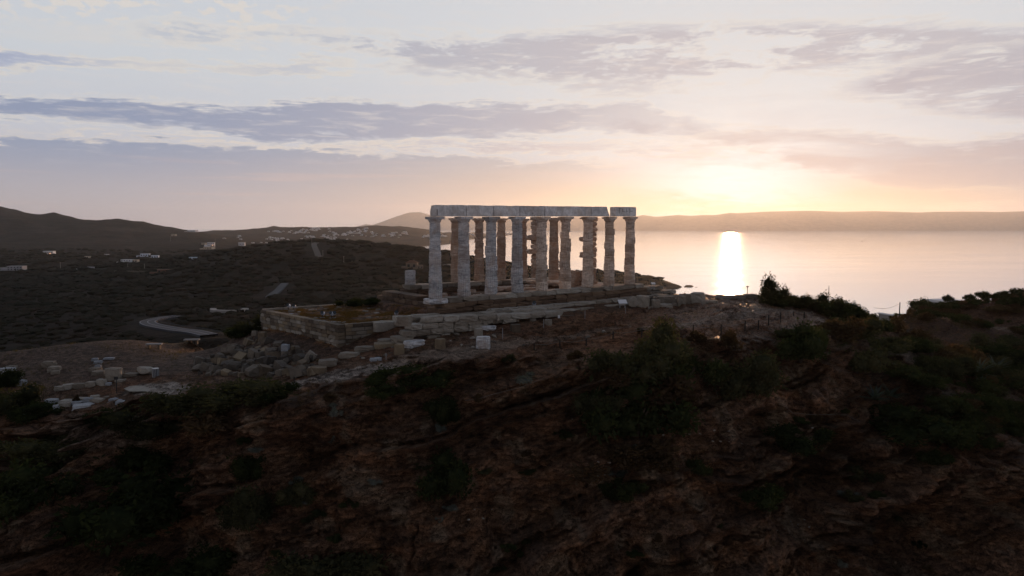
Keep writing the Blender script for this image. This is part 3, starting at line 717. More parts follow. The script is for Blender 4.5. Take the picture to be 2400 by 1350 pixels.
# ------------------------------------------------------------------ sea
bm = bmesh.new()
vs = [bm.verts.new(p) for p in ((-16000, 20, SEA), (16000, 20, SEA), (16000, 19500, SEA), (-16000, 19500, SEA))]; bm.faces.new(vs)
tag(ob('sea_water', bm_mesh('sea_water', bm), M_SEA), kind='structure')

# ------------------------------------------------------------------ haze
bm = bmesh.new(); bmesh.ops.create_cube(bm, size=1)
for v in bm.verts: v.co = Vector((v.co.x * 34000, (v.co.y + .5) * 20200 - 250, (v.co.z + .5) * (520 + 85) - 85 + 0))
hm = bpy.data.materials.new('haze_air'); hm.use_nodes = True; ht = hm.node_tree; ht.nodes.clear()
pv = ht.nodes.new('ShaderNodeVolumePrincipled'); pv.inputs['Density'].default_value = 3.5e-5; pv.inputs['Color'].default_value = (.84, .88, .90, 1); pv.inputs['Anisotropy'].default_value = .64
ho = ht.nodes.new('ShaderNodeOutputMaterial'); ht.links.new(pv.outputs[0], ho.inputs['Volume'])
tag(ob('haze', bm_mesh('haze', bm), hm), kind='stuff')
#--STAGE2--
# ------------------------------------------------------------------ rough stone shapes (shared meshes)
def rough_block(name, seed, n=3, amp=.05, rnd=.10, chip=.5):
    r = np.random.default_rng(seed)
    bm = bmesh.new(); bmesh.ops.create_cube(bm, size=1)
    bmesh.ops.subdivide_edges(bm, edges=bm.edges[:], cuts=n, use_grid_fill=True)
    co = np.array([v.co[:] for v in bm.verts])
    q = co * 2; L = np.maximum((np.abs(q) ** 8).sum(1) ** (1 / 8), .01)
    q = q * (1 - rnd) / 1 + (q / np.linalg.norm(q, axis=1)[:, None] * 1.15) * rnd
    nz = np.stack([fbm(q[:, 0] * 1.3 + seed * 7, q[:, 1] * 1.3 + k * 9, q[:, 2] * 1.3, 3) for k in range(3)], -1)
    q = q + nz * amp * 2
    for k in range(3):                                   # a few knocked-off corners
        if r.random() < chip:
            d = np.sign(r.normal(size=3)) * (.7 + r.random(3) * .6); d /= np.linalg.norm(d)
            h = q @ d; lim = 1.25 + r.random() * .2
            q = q - np.clip(h - lim, 0, 9)[:, None] * d
    for v, c in zip(bm.verts, q): v.co = Vector(c / 2)
    me = bm_mesh(name, bm); return me
def boulder_mesh(name, seed, sub=2, amp=.35, flatk=1.0):
    bm = bmesh.new(); bmesh.ops.create_icosphere(bm, subdivisions=sub, radius=.5)
    r = np.random.default_rng(seed)
    co = np.array([v.co[:] for v in bm.verts])
    for k in range(11):
        d = r.normal(size=3); d /= np.linalg.norm(d); lim = .20 + .17 * r.random()
        co = co - np.clip(co @ d - lim, 0, 9)[:, None] * d * .95
    co = co * 1.25 + np.stack([fbm(co[:, 0] * 5 + seed, co[:, 1] * 5 + k * 9, co[:, 2] * 5, 2) for k in range(3)], -1) * .045 * amp
    for v, c in zip(bm.verts, co): v.co = Vector(c)
    return bm_mesh(name, bm)
def in_mat(meshes, m):
    out = []
    for a in meshes:
        b = a.copy(); b.materials.clear(); b.materials.append(m); out.append(b)
    return out
_blk = [rough_block('stone_block_shape', k, 3, .045, .06) for k in range(8)]
_old = [rough_block('worn_block_shape', 20 + k, 3, .10, .22) for k in range(8)]
_bld = [boulder_mesh('boulder_shape', k) for k in range(10)]
_ash = [rough_block('ashlar_shape', 60 + k, 2, .018, .03, .25) for k in range(6)]
B_POROS = in_mat(_blk, M_POROS); B_PALE = in_mat(_old, M_BLOCK); B_ASH = in_mat(_ash, M_WALL); B_MARB = in_mat(_old, M_MARBLE); B_BLD = in_mat(_bld, M_BOULD); B_BLDW = in_mat(_bld, M_BLOCK)
B_WHITE = in_mat(_old, M_WHITE); B_RUB = in_mat(_old + _blk, M_BOULD); B_PBLK = in_mat(_blk, M_BLOCK); B_WBLK = in_mat(_blk[:1], M_WHITE)

def piece(name, me, parent, p, size, rz=0.0, tilt=(0, 0)):
    """one stone of a built thing; p is the centre of its underside in world space"""
    o = ob(name, me, None, parent)
    q = Vector(p) - parent.location
    q = Matrix.Rotation(-parent.rotation_euler.z, 3, 'Z') @ q
    o.location = (q.x, q.y, q.z + size[2] / 2)
    o.rotation_euler = (tilt[0], tilt[1], rz - parent.rotation_euler.z)
    o.scale = size
    return o
def course(parent, s0, s1, w, z, h, depth, L, meshes, jit=.03, skip=0.0, zslope=0.0, hv=0.0, gap=.015, rz=0.0):
    """a row of blocks laid along the temple's long side; the row's outer face is at w - depth/2"""
    s = s0
    while s < s1 - .15:
        l = min(L * random.uniform(.75, 1.25), s1 - s)
        if s1 - s - l < .3: l = s1 - s
        if random.random() >= skip:
            hh = h * (1 + random.uniform(-hv, hv)); m = random.choice(meshes)
            piece('stone_block', m, parent, T(s + l / 2, w + random.uniform(-jit, jit), z + zslope * (s + l / 2 - s0)), (l - gap, depth * random.uniform(.92, 1.05), hh - .008),
                  TROT + random.choice((0, math.pi)) + random.uniform(-1, 1) * jit * .5 + rz, (random.uniform(-1, 1) * jit * .4, random.uniform(-1, 1) * jit * .3))
        s += l

# ------------------------------------------------------------------ temple columns
def drum_mesh(name, r0, r1, h, seed, erode=.5, n=20):
    """fluted drum: r0 bottom radius, r1 top radius; worn edges"""
    k = n * 3; rows = [0, .075, .35, .65, .925, 1.0]
    V_ = []; F_ = []
    rr = np.random.default_rng(seed)
    for ti, t in enumerate(rows):
        for i in range(k):
            a = 2 * math.pi * i / k
            fl = 0.0 if i % 3 == 0 else -.085
            r = (r0 + (r1 - r0) * t) * (1 + fl)
            if ti in (0, 5): r *= .925
            V_.append((r * math.cos(a), r * math.sin(a), t * h))
    V_ = np.array(V_)
    nz = fbm(V_[:, 0] * 2.2 + seed * 3.1, V_[:, 1] * 2.2, V_[:, 2] * 3.0, 3)
    nz2 = fbm(V_[:, 0] * 5 + seed * 1.7, V_[:, 1] * 5, V_[:, 2] * 9.0, 2)
    f = 1 - np.clip(nz, 0, 1) * .20 * erode + nz2 * .045 * erode
    V_[:, 0] *= f; V_[:, 1] *= f
    V_ = V_.tolist()
    for j in range(len(rows) - 1):
        for i in range(k):
            F_.append((j * k + i, j * k + (i + 1) % k, (j + 1) * k + (i + 1) % k, (j + 1) * k + i))
    c0 = len(V_); V_.append((0, 0, 0)); V_.append((0, 0, h)); b = (len(rows) - 1) * k
    bm = bmesh.new(); bv = [bm.verts.new(v) for v in V_]
    for f_ in F_: bm.faces.new([bv[i] for i in f_])
    for i in range(k):
        bm.faces.new((bv[c0], bv[(i + 1) % k], bv[i])); bm.faces.new((bv[c0 + 1], bv[b + i], bv[b + (i + 1) % k]))
    return bm_mesh(name, bm)
def echinus_mesh(name, seed, erode=.5, r=.40, R2=.53, h=.27):
    prof = [(r, 0), (r + .005, .05), (r + .05, .11), (r + .105, .19), (R2, .25), (R2 - .01, h)]
    k = 36; V_ = []; F_ = []
    for (a, z) in prof:
        for i in range(k):
            V_.append((a * math.cos(2 * math.pi * i / k), a * math.sin(2 * math.pi * i / k), z))
    V_ = np.array(V_); nz = fbm(V_[:, 0] * 3 + seed, V_[:, 1] * 3, V_[:, 2] * 3 + seed, 3); f = 1 - np.clip(nz, 0, 1) * .12 * erode
    V_[:, 0] *= f; V_[:, 1] *= f; V_ = V_.tolist()
    for j in range(len(prof) - 1):
        for i in range(k): F_.append((j * k + i, j * k + (i + 1) % k, (j + 1) * k + (i + 1) % k, (j + 1) * k + i))
    bm = bmesh.new(); bv = [bm.verts.new(v) for v in V_]
    for f_ in F_: bm.faces.new([bv[i] for i in f_])
    bm.faces.new([bv[i] for i in range(k)][::-1]); bm.faces.new([bv[(len(prof) - 1) * k + i] for i in range(k)])
    return bm_mesh(name, bm)
RB, RT, HS = .515, .40, 5.62
def column(label, loc, joints, seed, m, erode=.5, abacus=1.06, group=None, rz=TROT, capital=True, slope=0.0, jit=.02, htot=HS, rb=RB):
    t = thing('doric_column', label, 'column', loc, rz, group)
    zs = [0] + [j * htot for j in joints] + [htot]
    rr = random.Random(seed)
    for a, b in zip(zs[:-1], zs[1:]):
        f0 = rb + (RT - rb) * (a / HS) ** 1.1; f1 = rb + (RT - rb) * (b / HS) ** 1.1
        big = 1 + rr.uniform(-.035, .04)
        me = drum_mesh('drum_shape', f0 * big, f1 * big, b - a + .002, seed * 31 + int(a * 10), erode)
        ob('drum', me, m, t, (rr.uniform(-1, 1) * jit, rr.uniform(-1, 1) * jit, a), (0, 0, rr.uniform(0, .05)))
    if capital:
        cap = ob('capital', echinus_mesh('echinus_shape', seed, erode), m, t, (0, 0, htot))
        me = rough_block('abacus_shape', seed + 200, 4, .022, .025, .35 + erode * .5); me.materials.append(m)
        ob('abacus', me, None, cap, (0, 0, .27 + .105), None, (abacus, abacus, .20))
    return t
JS = [[.11, .21, .29, .37, .46, .54, .62, .71, .79, .88], [.10, .24, .31, .43, .50, .63, .72, .87], [.10, .25, .33, .42, .54, .68, .77, .86], [.12, .25, .36, .46, .56, .66, .76, .88],
      [.13, .30, .38, .49, .57, .68, .79, .92], [.12, .21, .32, .42, .56, .64, .76, .86], [.11, .26, .33, .45, .56, .65, .76, .86], [.14, .25, .36, .47, .58, .69, .80, .90], [.13, .22, .32, .43, .52, .65, .76, .88]]
fl = ['first front column from the cliff end, bluish grey, standing on the round worn corner block',
      'second column of the front row, with a broad rusty patch on its lowest drum',
      'third column of the front row, beside the low pale slabs, brown stained on its left flank',
      'fourth column of the front row, finely ringed with dark horizontal bands',
      'fifth column of the front row, standing before the jagged stub with two square blocks',
      'sixth column of the front row, with a wide bulging drum at mid height',
      'seventh column of the front row, hiding the orange serrated pillar behind it',
      'eighth column of the front row, alone under the slanted gap in the architrave',
      'last front column beside the sea, carrying the detached end block of the architrave']
for i in range(9):
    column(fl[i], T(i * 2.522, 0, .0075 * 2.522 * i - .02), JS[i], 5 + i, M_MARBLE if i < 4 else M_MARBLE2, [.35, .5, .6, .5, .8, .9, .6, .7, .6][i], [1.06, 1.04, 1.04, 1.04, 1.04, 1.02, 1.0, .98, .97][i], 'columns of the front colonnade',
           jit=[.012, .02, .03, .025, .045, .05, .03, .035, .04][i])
def TX(px, w):          # point on the line w = const that is seen at image column px
    k = (px - 1200) / F; b = T(0, w)
    # (b + s*E1).x = k' * y  with k' from the ray
    k2 = ray(px, 600)[0] / ray(px, 600)[1]
    s = (k2 * b.y - b.x) / (E1.x - k2 * E1.y)
    return T(s, w)
bl = ['brown column of the rear row seen just left of the second front column', 'heavily eroded rear column with notched outline between the second and third front columns',
      'reddish brown rear column between the third and fourth front columns', 'rear column half hidden behind the fourth front column']
for k, px in enumerate((1068, 1123, 1175, 1225)):
    p = TX(px, 12.9)
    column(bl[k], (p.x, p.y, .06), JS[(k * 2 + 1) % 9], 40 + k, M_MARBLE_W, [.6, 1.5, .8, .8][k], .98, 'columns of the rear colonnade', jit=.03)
p = TX(1298, 7.5)
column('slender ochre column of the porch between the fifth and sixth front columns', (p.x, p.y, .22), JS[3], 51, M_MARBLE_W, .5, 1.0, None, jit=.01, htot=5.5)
p = TX(961, 13.1)
column('broken column stump of three drums on the stepped foundation corner', (p.x, p.y, -.02), [.10, .2], 61, M_MARBLE, .5, group=None, capital=False, htot=1.32)
# porch pillars (antae): courses of squared blocks, some of them jutting out
def anta(label, px, w, jut, seed):
    p = TX(px, w); t = thing('porch_pillar', label, 'pillar', (p.x, p.y, 0), TROT)
    rr = random.Random(seed); z = .25; k = 0
    while z < 5.6:
        h = rr.uniform(.44, .52); j = any(a < z + h / 2 < b for a, b in jut)
        wd = 1.45 if j else rr.uniform(.74, .86)
        me = B_ANT[rr.randrange(8)]
        piece('stone_block', me, t, (p.x + (-.32 if j else 0) * E1.x + rr.uniform(-.04, .04), p.y + (-.32 if j else 0) * E1.y, z), (wd, .85, h - .01), TROT)
        z += h
    piece('stone_block', B_ANT[1], t, (p.x, p.y, z), (.98, .98, .36), TROT)
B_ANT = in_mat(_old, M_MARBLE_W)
anta('far jagged pillar with two square blocks jutting out behind the fifth front column', 1257, 10.2, ((4.2, 4.7), (2.65, 3.1)), 3)
anta('near serrated orange pillar with two jutting blocks behind the seventh front column', 1384, 2.4, ((4.1, 4.6), (2.4, 2.9)), 8)

# ------------------------------------------------------------------ architrave
def arch_block(label, s0, s1, cutl=0.0, cutr=0.0, seed=0, notch=None):
    t = thing('architrave_block', label, 'stone beam', T((s0 + s1) / 2, 0, 6.10 + .0075 * (s0 + s1) / 2), TROT, 'architrave blocks on the front columns')
    t.rotation_euler[1] = -.0075; L = s1 - s0 - .06; h = .85; bm = bmesh.new()
    nx = max(6, int(L / .22)); prof = []
    V_ = []; F_ = []
    ny, nz = 4, 5
    bmesh.ops.create_cube(bm, size=1)
    bmesh.ops.scale(bm, vec=(L, .80, h), verts=bm.verts)
    bmesh.ops.translate(bm, vec=(0, 0, h / 2), verts=bm.verts)
    bmesh.ops.bevel(bm, geom=bm.edges[:], offset=.018, segments=1, affect='EDGES')
    long_e = [e for e in bm.edges if abs(e.verts[0].co.x - e.verts[1].co.x) > L * .5]
    bmesh.ops.subdivide_edges(bm, edges=long_e, cuts=nx, use_grid_fill=True)
    ve = [e for e in bm.edges if abs(e.verts[0].co.z - e.verts[1].co.z) > h * .5]
    bmesh.ops.subdivide_edges(bm, edges=ve, cuts=4, use_grid_fill=True)
    for v in bm.verts:
        u = v.co.z / h
        if v.co.x > L * .35 and cutr: v.co.x -= cutr * (u if cutr > 0 else 0) * ((v.co.x - L * .35) / (L * .15))
        if v.co.x < -L * .35 and cutl: v.co.x += cutl * max(0, u - .45) * ((-v.co.x - L * .35) / (L * .15)) ** 2
        n = float(fbm(v.co.x * 1.5 + seed * 9, v.co.y * 2 + 3, v.co.z * 2, 3)); n2 = float(pn(v.co.x * 3 + seed, v.co.z * 3, 1.5))
        if u > .97: v.co.z -= max(0, n) * .045
        v.co.y += (-1 if v.co.y > 0 else 1) * max(0, n2) * .03
    ob('beam', bm_mesh('beam_shape', bm), M_ARCH, t)
    return t
I = 2.522
arch_block('left end block of the architrave with a chamfered broken corner', -.22, I * 1, cutl=.22, seed=1)
arch_block('second architrave block from the left, darkened by a round stain', I, I * 2, seed=2)
arch_block('architrave block spanning the third and fourth front columns', I * 2, I * 3, seed=3)
arch_block('architrave block spanning the fourth and fifth front columns', I * 3, I * 4, seed=4)
arch_block('longest architrave block, over the sixth front column', I * 4, I * 6, seed=5)
arch_block('architrave block ending in a slanted break before the gap', I * 6, I * 7 - .30, cutr=.42, seed=6)
t = arch_block('short detached end block of the architrave with clamp grooves in its face', I * 7 + .36, I * 8 + .38, seed=7)
for (x, z, w, h) in ((-.85, .38, .025, .42), (-.72, .60, .24, .025), (-.30, .32, .34, .03), (-.46, .45, .025, .25), (.02, .42, .025, .36), (.12, .36, .18, .03), (.42, .42, .025, .42), (.62, .36, .32, .03)):
    ob('groove', boxm('groove_shape', w, .02, h), M_CRACK, t, (x, -.402, z - h * .5 + .1))
ob('groove', boxm('groove_shape', .05, .03, .42), M_CRACK, bpy.data.objects['architrave_block'], (-1.18, -.40, .1))

# ------------------------------------------------------------------ temple platform
pf = thing('temple_platform', 'stepped stone platform of brown and pale blocks under the columns', 'platform', T(10, 6, -1.2), TROT)
course(pf, -.75, .75, -.02, -.42, .40, 1.5, 1.5, B_MARB, .02)                          # worn corner block
course(pf, .8, 21.3, .02, -.36, .36, 1.45, 1.3, B_PBLK, .03, 0, .0075, .04)
course(pf, 22.0, 24.6, .6, -.62, .42, 1.4, 1.2, B_PALE, .06)
course(pf, .2, 21.6, -.05, -.72, .36, 1.7, 1.5, B_POROS, .03, 0, .0075)
course(pf, -.3, 21.9, -.08, -1.10, .38, 1.85, 1.3, B_POROS, .04, 0, .0075)
course(pf, -.2, 12.5, -.10, -1.48, .38, 1.95, 1.2, B_POROS, .05)
course(pf, .4, 7.5, -.12, -1.86, .38, 2.0, 1.1, B_POROS, .06)
course(pf, 21.8, 25.8, .2, -1.02, .40, 1.6, 1.3, B_PALE, .08, .0)
course(pf, 21.9, 26.6, -.2, -1.45, .42, 1.8, 1.2, B_PALE, .1, .1)
# rear foundation with its stepped, cut end
nf = thing('rear_foundation', 'foundation wall of squared blocks stepping down below the column stump', 'foundation wall', T(12, 12.9, -1.2), TROT)
course(nf, 4.3, 21.5, 13.0, -.42, .40, 1.5, 1.3, B_PBLK, .03)
course(nf, 4.0, 21.5, 12.9, -.84, .42, 1.6, 1.3, B_POROS, .03)
course(nf, 3.1, 21.5, 12.9, -1.26, .42, 1.7, 1.2, B_POROS, .03)
course(nf, 2.2, 14, 12.8, -1.68, .42, 1.8, 1.2, B_POROS, .03)
course(nf, 1.4, 8, 12.8, -2.10, .42, 1.9, 1.2, B_POROS, .04)
# cross wall that closes the foundation towards the terrace
for k, (w0, w1, z) in enumerate(((1.2, 12.3, -1.62), (2.4, 12.3, -1.22), (6.0, 12.2, -.82))):
    w = w0
    while w < w1:
        l = random.uniform(.9, 1.3)
        piece('stone_block', random.choice(B_POROS), nf, T(1.9 + .2 * k + random.uniform(-.05, .05), w + l / 2, z), (1.2, l - .02, .39), TROT)
        w += l
# low ruined inner walls
iw = thing('inner_ruin_wall', 'low ruined inner wall of tumbled blocks seen between the column bases', 'ruined wall', T(10, 4, -1.2), TROT)
course(iw, 5.5, 20.5, 3.4, -1.15, .40, .95, 1.3, B_POROS, .10, .10)
course(iw, 7.5, 20.8, 3.4, -.75, .40, .9, 1.4, B_ANT, .10, .2)
course(iw, 10.5, 20.6, 3.4, -.35, .38, .85, 1.2, B_ANT, .08, .3)
course(iw, 6, 19, 9.2, -1.15, .42, .95, 1.3, B_POROS, .12, .15)
course(iw, 8, 19, 9.2, -.73, .42, .95, 1.3, B_ANT, .12, .35)
course(iw, 16, 19, 3.4, .02, .34, .8, 1.1, B_ANT, .08, .0)
fs = thing('temple_paving', 'rose lit paving slabs of the temple floor at the seaward end', 'paving', T(19, 5, -.3), TROT)
for a in range(4):
    for b in range(9):
        piece('paving_slab', random.choice(B_ANT if random.random() < .5 else B_PBLK), fs, T(17.1 + a * 1.22, 1.4 + b * 1.26, -.30), (1.2, 1.23, .28 + random.uniform(-.02, .03)), TROT, (random.uniform(-.01, .01), 0))

# ------------------------------------------------------------------ ashlar retaining wall
rw = thing('retaining_wall', 'tall ashlar retaining wall of tan blocks turning a sharp corner below the temple', 'retaining wall', T(-7.45, .69, -3.2), TROT)
Cn = Vector((-12.2, 52, 0)); Ln = Vector((-21.0, 61.8, 0)); Rn = Vector((-5.9, 56.1, 0)) ; Rn = Cn + E1 * 5.3
def wall_face(a, b, ztop, zbot0, zbot1, ch, L, thick):
    dv = (b - a); Lt = dv.length; dv.normalize(); nrm = Vector((dv.y, -dv.x, 0))
    if nrm.y > 0: nrm = -nrm
    ang = math.atan2(dv.y, dv.x); k = 0; z = ztop - ch
    while z > min(zbot0, zbot1) - ch:
        t = 0.0 if k % 2 == 0 else .0; first = True
        while t < Lt - .1:
            l = L * random.uniform(.7, 1.3) * (.55 if first and k % 2 else 1); first = False
            if Lt - t - l < .35: l = Lt - t
            zb = zbot0 + (zbot1 - zbot0) * (t / Lt)
            if z > zb - ch:
                c = a + dv * (t + l / 2) - nrm * (thick / 2) ; c.z = z
                lo = (z < ztop - ch * 1.5)
                mset = B_ASH if random.random() < (.55 if lo else .9) else B_ASH2
                piece('ashlar_block', random.choice(mset), rw, c + nrm * random.uniform(-.03, .03), (l - .035, thick, ch - .03), ang)
            t += l
        z -= ch; k += 1
B_ASH2 = in_mat(_ash, M_BLOCK)
wall_face(Cn, Ln, -1.52, -3.4, -4.2, .275, .82, .55)
wall_face(Cn + E1 * .56, Rn, -1.52, -3.4, -2.6, .275, .80, .55)
course(rw, -4.9, -2.4, .3, -2.2, .66, .5, 1.9, B_PBLK, .03)
course(rw, -3.4, -1.0, .2, -1.85, .34, .8, 1.3, B_PALE, .08)
# low kerb along the far side of the terrace
kb = thing('terrace_kerb', 'low kerb of long stones along the far edge of the grassy terrace', 'kerb', T(-4, 14.5, -2), TROT)
course(kb, -8.4, 2.2, 14.6, -1.9, .32, .5, 1.6, B_PBLK, .04)

# ------------------------------------------------------------------ lower terrace walls in front of the platform
lw = thing('lower_terrace_wall', 'low terrace wall of rounded pale blocks running in front of the temple platform', 'terrace wall', T(2, -4, -1.6), TROT)
course(lw, -3.3, 8.8, -4.0, -1.20, .42, .95, 1.45, B_PALE, .07, 0, -.032, .1)
course(lw, -4.4, 4.6, -3.9, -1.60, .40, 1.1, 1.0, B_PALE, .06, .06, -.012)
course(lw, -4.9, 1.8, -4.0, -2.00, .40, 1.2, 1.0, B_PALE, .07, .04)
course(lw, -5.4, -.8, -4.0, -2.40, .40, 1.4, 1.0, B_PALE, .09, .1)
mid = thing('middle_slab_row', 'second row of long weathered slabs between the terrace wall and the platform', 'row of slabs', T(4, -2.8, -1.3), TROT)
course(mid, -3.6, 9.5, -2.75, -1.22, .32, .8, 1.6, B_PALE, .07, .05, -.008)
course(mid, -4.4, -1.0, -2.0, -1.25, .36, .8, 1.3, B_PBLK, .1, .1)
course(mid, 3.6, 10, -1.8, -1.28, .38, .8, 1.4, B_PALE, .1, .1, .0)
rt = thing('long_step_row', 'stepped rows of cracked ledge stones leading to the seaward corner of the temple', 'stone steps', T(14, -2.6, -1.3), TROT)
course(rt, 8.2, 23.0, -1.75, -1.36, .40, 1.0, 2.0, B_PALE, .08, .03, .016)
course(rt, 9.4, 23.5, -2.75, -1.66, .40, 1.1, 1.7, B_PALE, .09, .06, .012)
course(rt, 8.8, 24.5, -3.9, -1.86, .30, 1.0, 2.2, B_PBLK, .12, .12, .006)

# ------------------------------------------------------------------ single stones
def dist_at(p): return p.y
def stone(px, pyb, wpx, hpx, mset, label, cat='stone block', name='stone_block', depth=None, rz=None, tilt=(0, 0), group=None, sink=.08, z=None):
    p = ground(px, pyb) if z is None else PZ(px, pyb, z)
    k = p.y / F; w = wpx * k; h = hpx * k; dp = depth if depth else w * random.uniform(.6, .9)
    o = ob(name, random.choice(mset)); o.scale = (w, dp, h + sink); o.rotation_euler = (tilt[0], tilt[1], random.uniform(-.3, .3) if rz is None else rz)
    o.location = (p.x, p.y + dp * .35, p.z + h / 2 - sink / 2)
    return tag(o, label, cat, group)
def drum_shape(m, seed, r=.5, h=1.0, erode=1.0):
    me = drum_mesh('loose_drum_shape', r, r * .97, h, seed, erode); me.materials.append(m)
    me.transform(Matrix.Translation((0, 0, -h / 2))); return me
DR_PALE = [drum_shape(M_BLOCK, 71 + k) for k in range(3)]; DR_MARB = [drum_shape(M_MARBLE, 81 + k, erode=1.6) for k in range(3)]; DR_TAN = [drum_shape(M_WALL, 91 + k, erode=.6) for k in range(3)]
stone(935, 841, 25, 33, DR_TAN, 'tall tan stone pillar stub standing nearest the terrace wall corner', 'stone stub')
stone(1031, 822, 26, 27, DR_TAN, 'squat tan column drum standing alone below the terrace wall', 'column drum')
stone(1121, 793, 22, 22, DR_PALE, 'pale drum standing just behind the big cracked fluted drum', 'column drum')
stone(1132, 823, 35, 33, DR_MARB, 'big cracked marble drum beside the ridge of rock', 'column drum')
stone(1208, 781, 21, 20, B_ASH, 'small tan upright block right of the flat bluish slab', 'stone block', depth=.5)
stone(1285, 763, 17, 14, B_PALE, 'low broken stub at the edge of the dark lawn', 'stone stub')
stone(1145, 774, 33, 9, B_MARB, 'flat bluish marble slab behind the standing drums', 'marble slab', rz=.05)
stone(1249, 754, 12, 7, B_PALE, 'small pale stone lying alone on the dark lawn', 'stone')
stone(970, 814, 46, 14, B_MARB, 'carved white marble fragment lying behind the tan pillar stub', 'marble fragment', rz=.1)
stone(745, 917, 46, 17, B_WBLK, 'bright white marble block set at the very edge of the cliff path', 'marble block', rz=.12, sink=.05)
stone(946, 765, 31, 23, B_PALE, 'large cubic block crowning the left end of the terrace wall', 'stone block', z=-1.2, depth=.85, sink=0)
stone(905, 806, 42, 9, B_PALE, 'wide flat slab at the foot of the terrace wall', 'stone slab')
stone(900, 815, 50, 9, B_ASH, 'tan step stone under the wide flat slab', 'stone slab')
stone(853, 825, 46, 12, B_PALE, 'cream slab in the open ground below the wall corner', 'stone slab')
stone(880, 849, 27, 9, B_WHITE, 'small white slab beside the pale path', 'marble slab')
stone(816, 840, 42, 12, B_PALE, 'yellowish flat block between wall corner and path', 'stone block')
stone(766, 862, 42, 17, B_PALE, 'pale squared block at the end of the rubble, beside the path', 'stone block')
stone(741, 879, 43, 16, B_ASH, 'tan squared block resting on the path edge', 'stone block')
stone(727, 846, 22, 21, B_PALE, 'leaning pale boulder below the middle of the ashlar wall', 'boulder', tilt=(0, .6))
stone(668, 834, 17, 26, B_WHITE, 'upright white marble fragment standing in the rubble heap', 'marble fragment')
stone(614, 801, 17, 22, B_ASH, 'square block leaning against the left end of the ashlar wall', 'stone block')
stone(596, 790, 12, 14, B_PALE, 'small grey cube left of the wall end', 'stone block')
# row of big blocks right of the temple
rr_ = [(1484, 719, 22, 20, (0, .7), 'tilted slab leaning at the left end of the seaward block row'), (1507, 720, 30, 26, (0, .1), 'large squared block second in the seaward block row'), (1536, 722, 22, 19, (0, 0), 'middle sized block behind the long low slab of the seaward row'),
       (1562, 713, 42, 18, (0, 0), 'long block lying on top in the middle of the seaward row'), (1597, 718, 19, 25, (0, .05), 'rounded upright stone like an egg in the seaward row'), (1611, 713, 18, 23, (0, 0), 'narrow fluted block right of the rounded upright stone'),
       (1636, 712, 34, 26, (0, -.05), 'broad scalloped block ending the seaward row'), (1560, 724, 32, 11, (0, 0), 'long low slab lying in front of the seaward row'), (1580, 720, 13, 9, (0, 0), 'small cube in front of the rounded upright stone'),
       (1523, 726, 7, 6, (0, 0), 'tiny pale chip in front of the seaward row'), (1668, 712, 28, 8, (0, 0), 'flat slab lying apart between the block row and the glare'), (1547, 703, 40, 9, (0, 0), 'flat stone lying behind the seaward row')]
for px, py, w, h, ti, lb in rr_: stone(px, py, w, h, B_PALE, lb, 'stone block', tilt=ti, rz=random.uniform(-.1, .2))
for px, py, w, h, lb in ((1699, 703, 34, 11, 'orange lit wall stone at the brink, nearest the sun reflection'), (1731, 704, 32, 12, 'orange lit wall stone at the brink, left of the thin pole'), (1762, 703, 32, 13, 'pale brink stone just right of the thin pole'),
                         (1785, 705, 14, 13, 'last brink stone beside the tall bush')):
    stone(px, py, w, h, B_PALE, lb, 'wall stone', rz=.0)
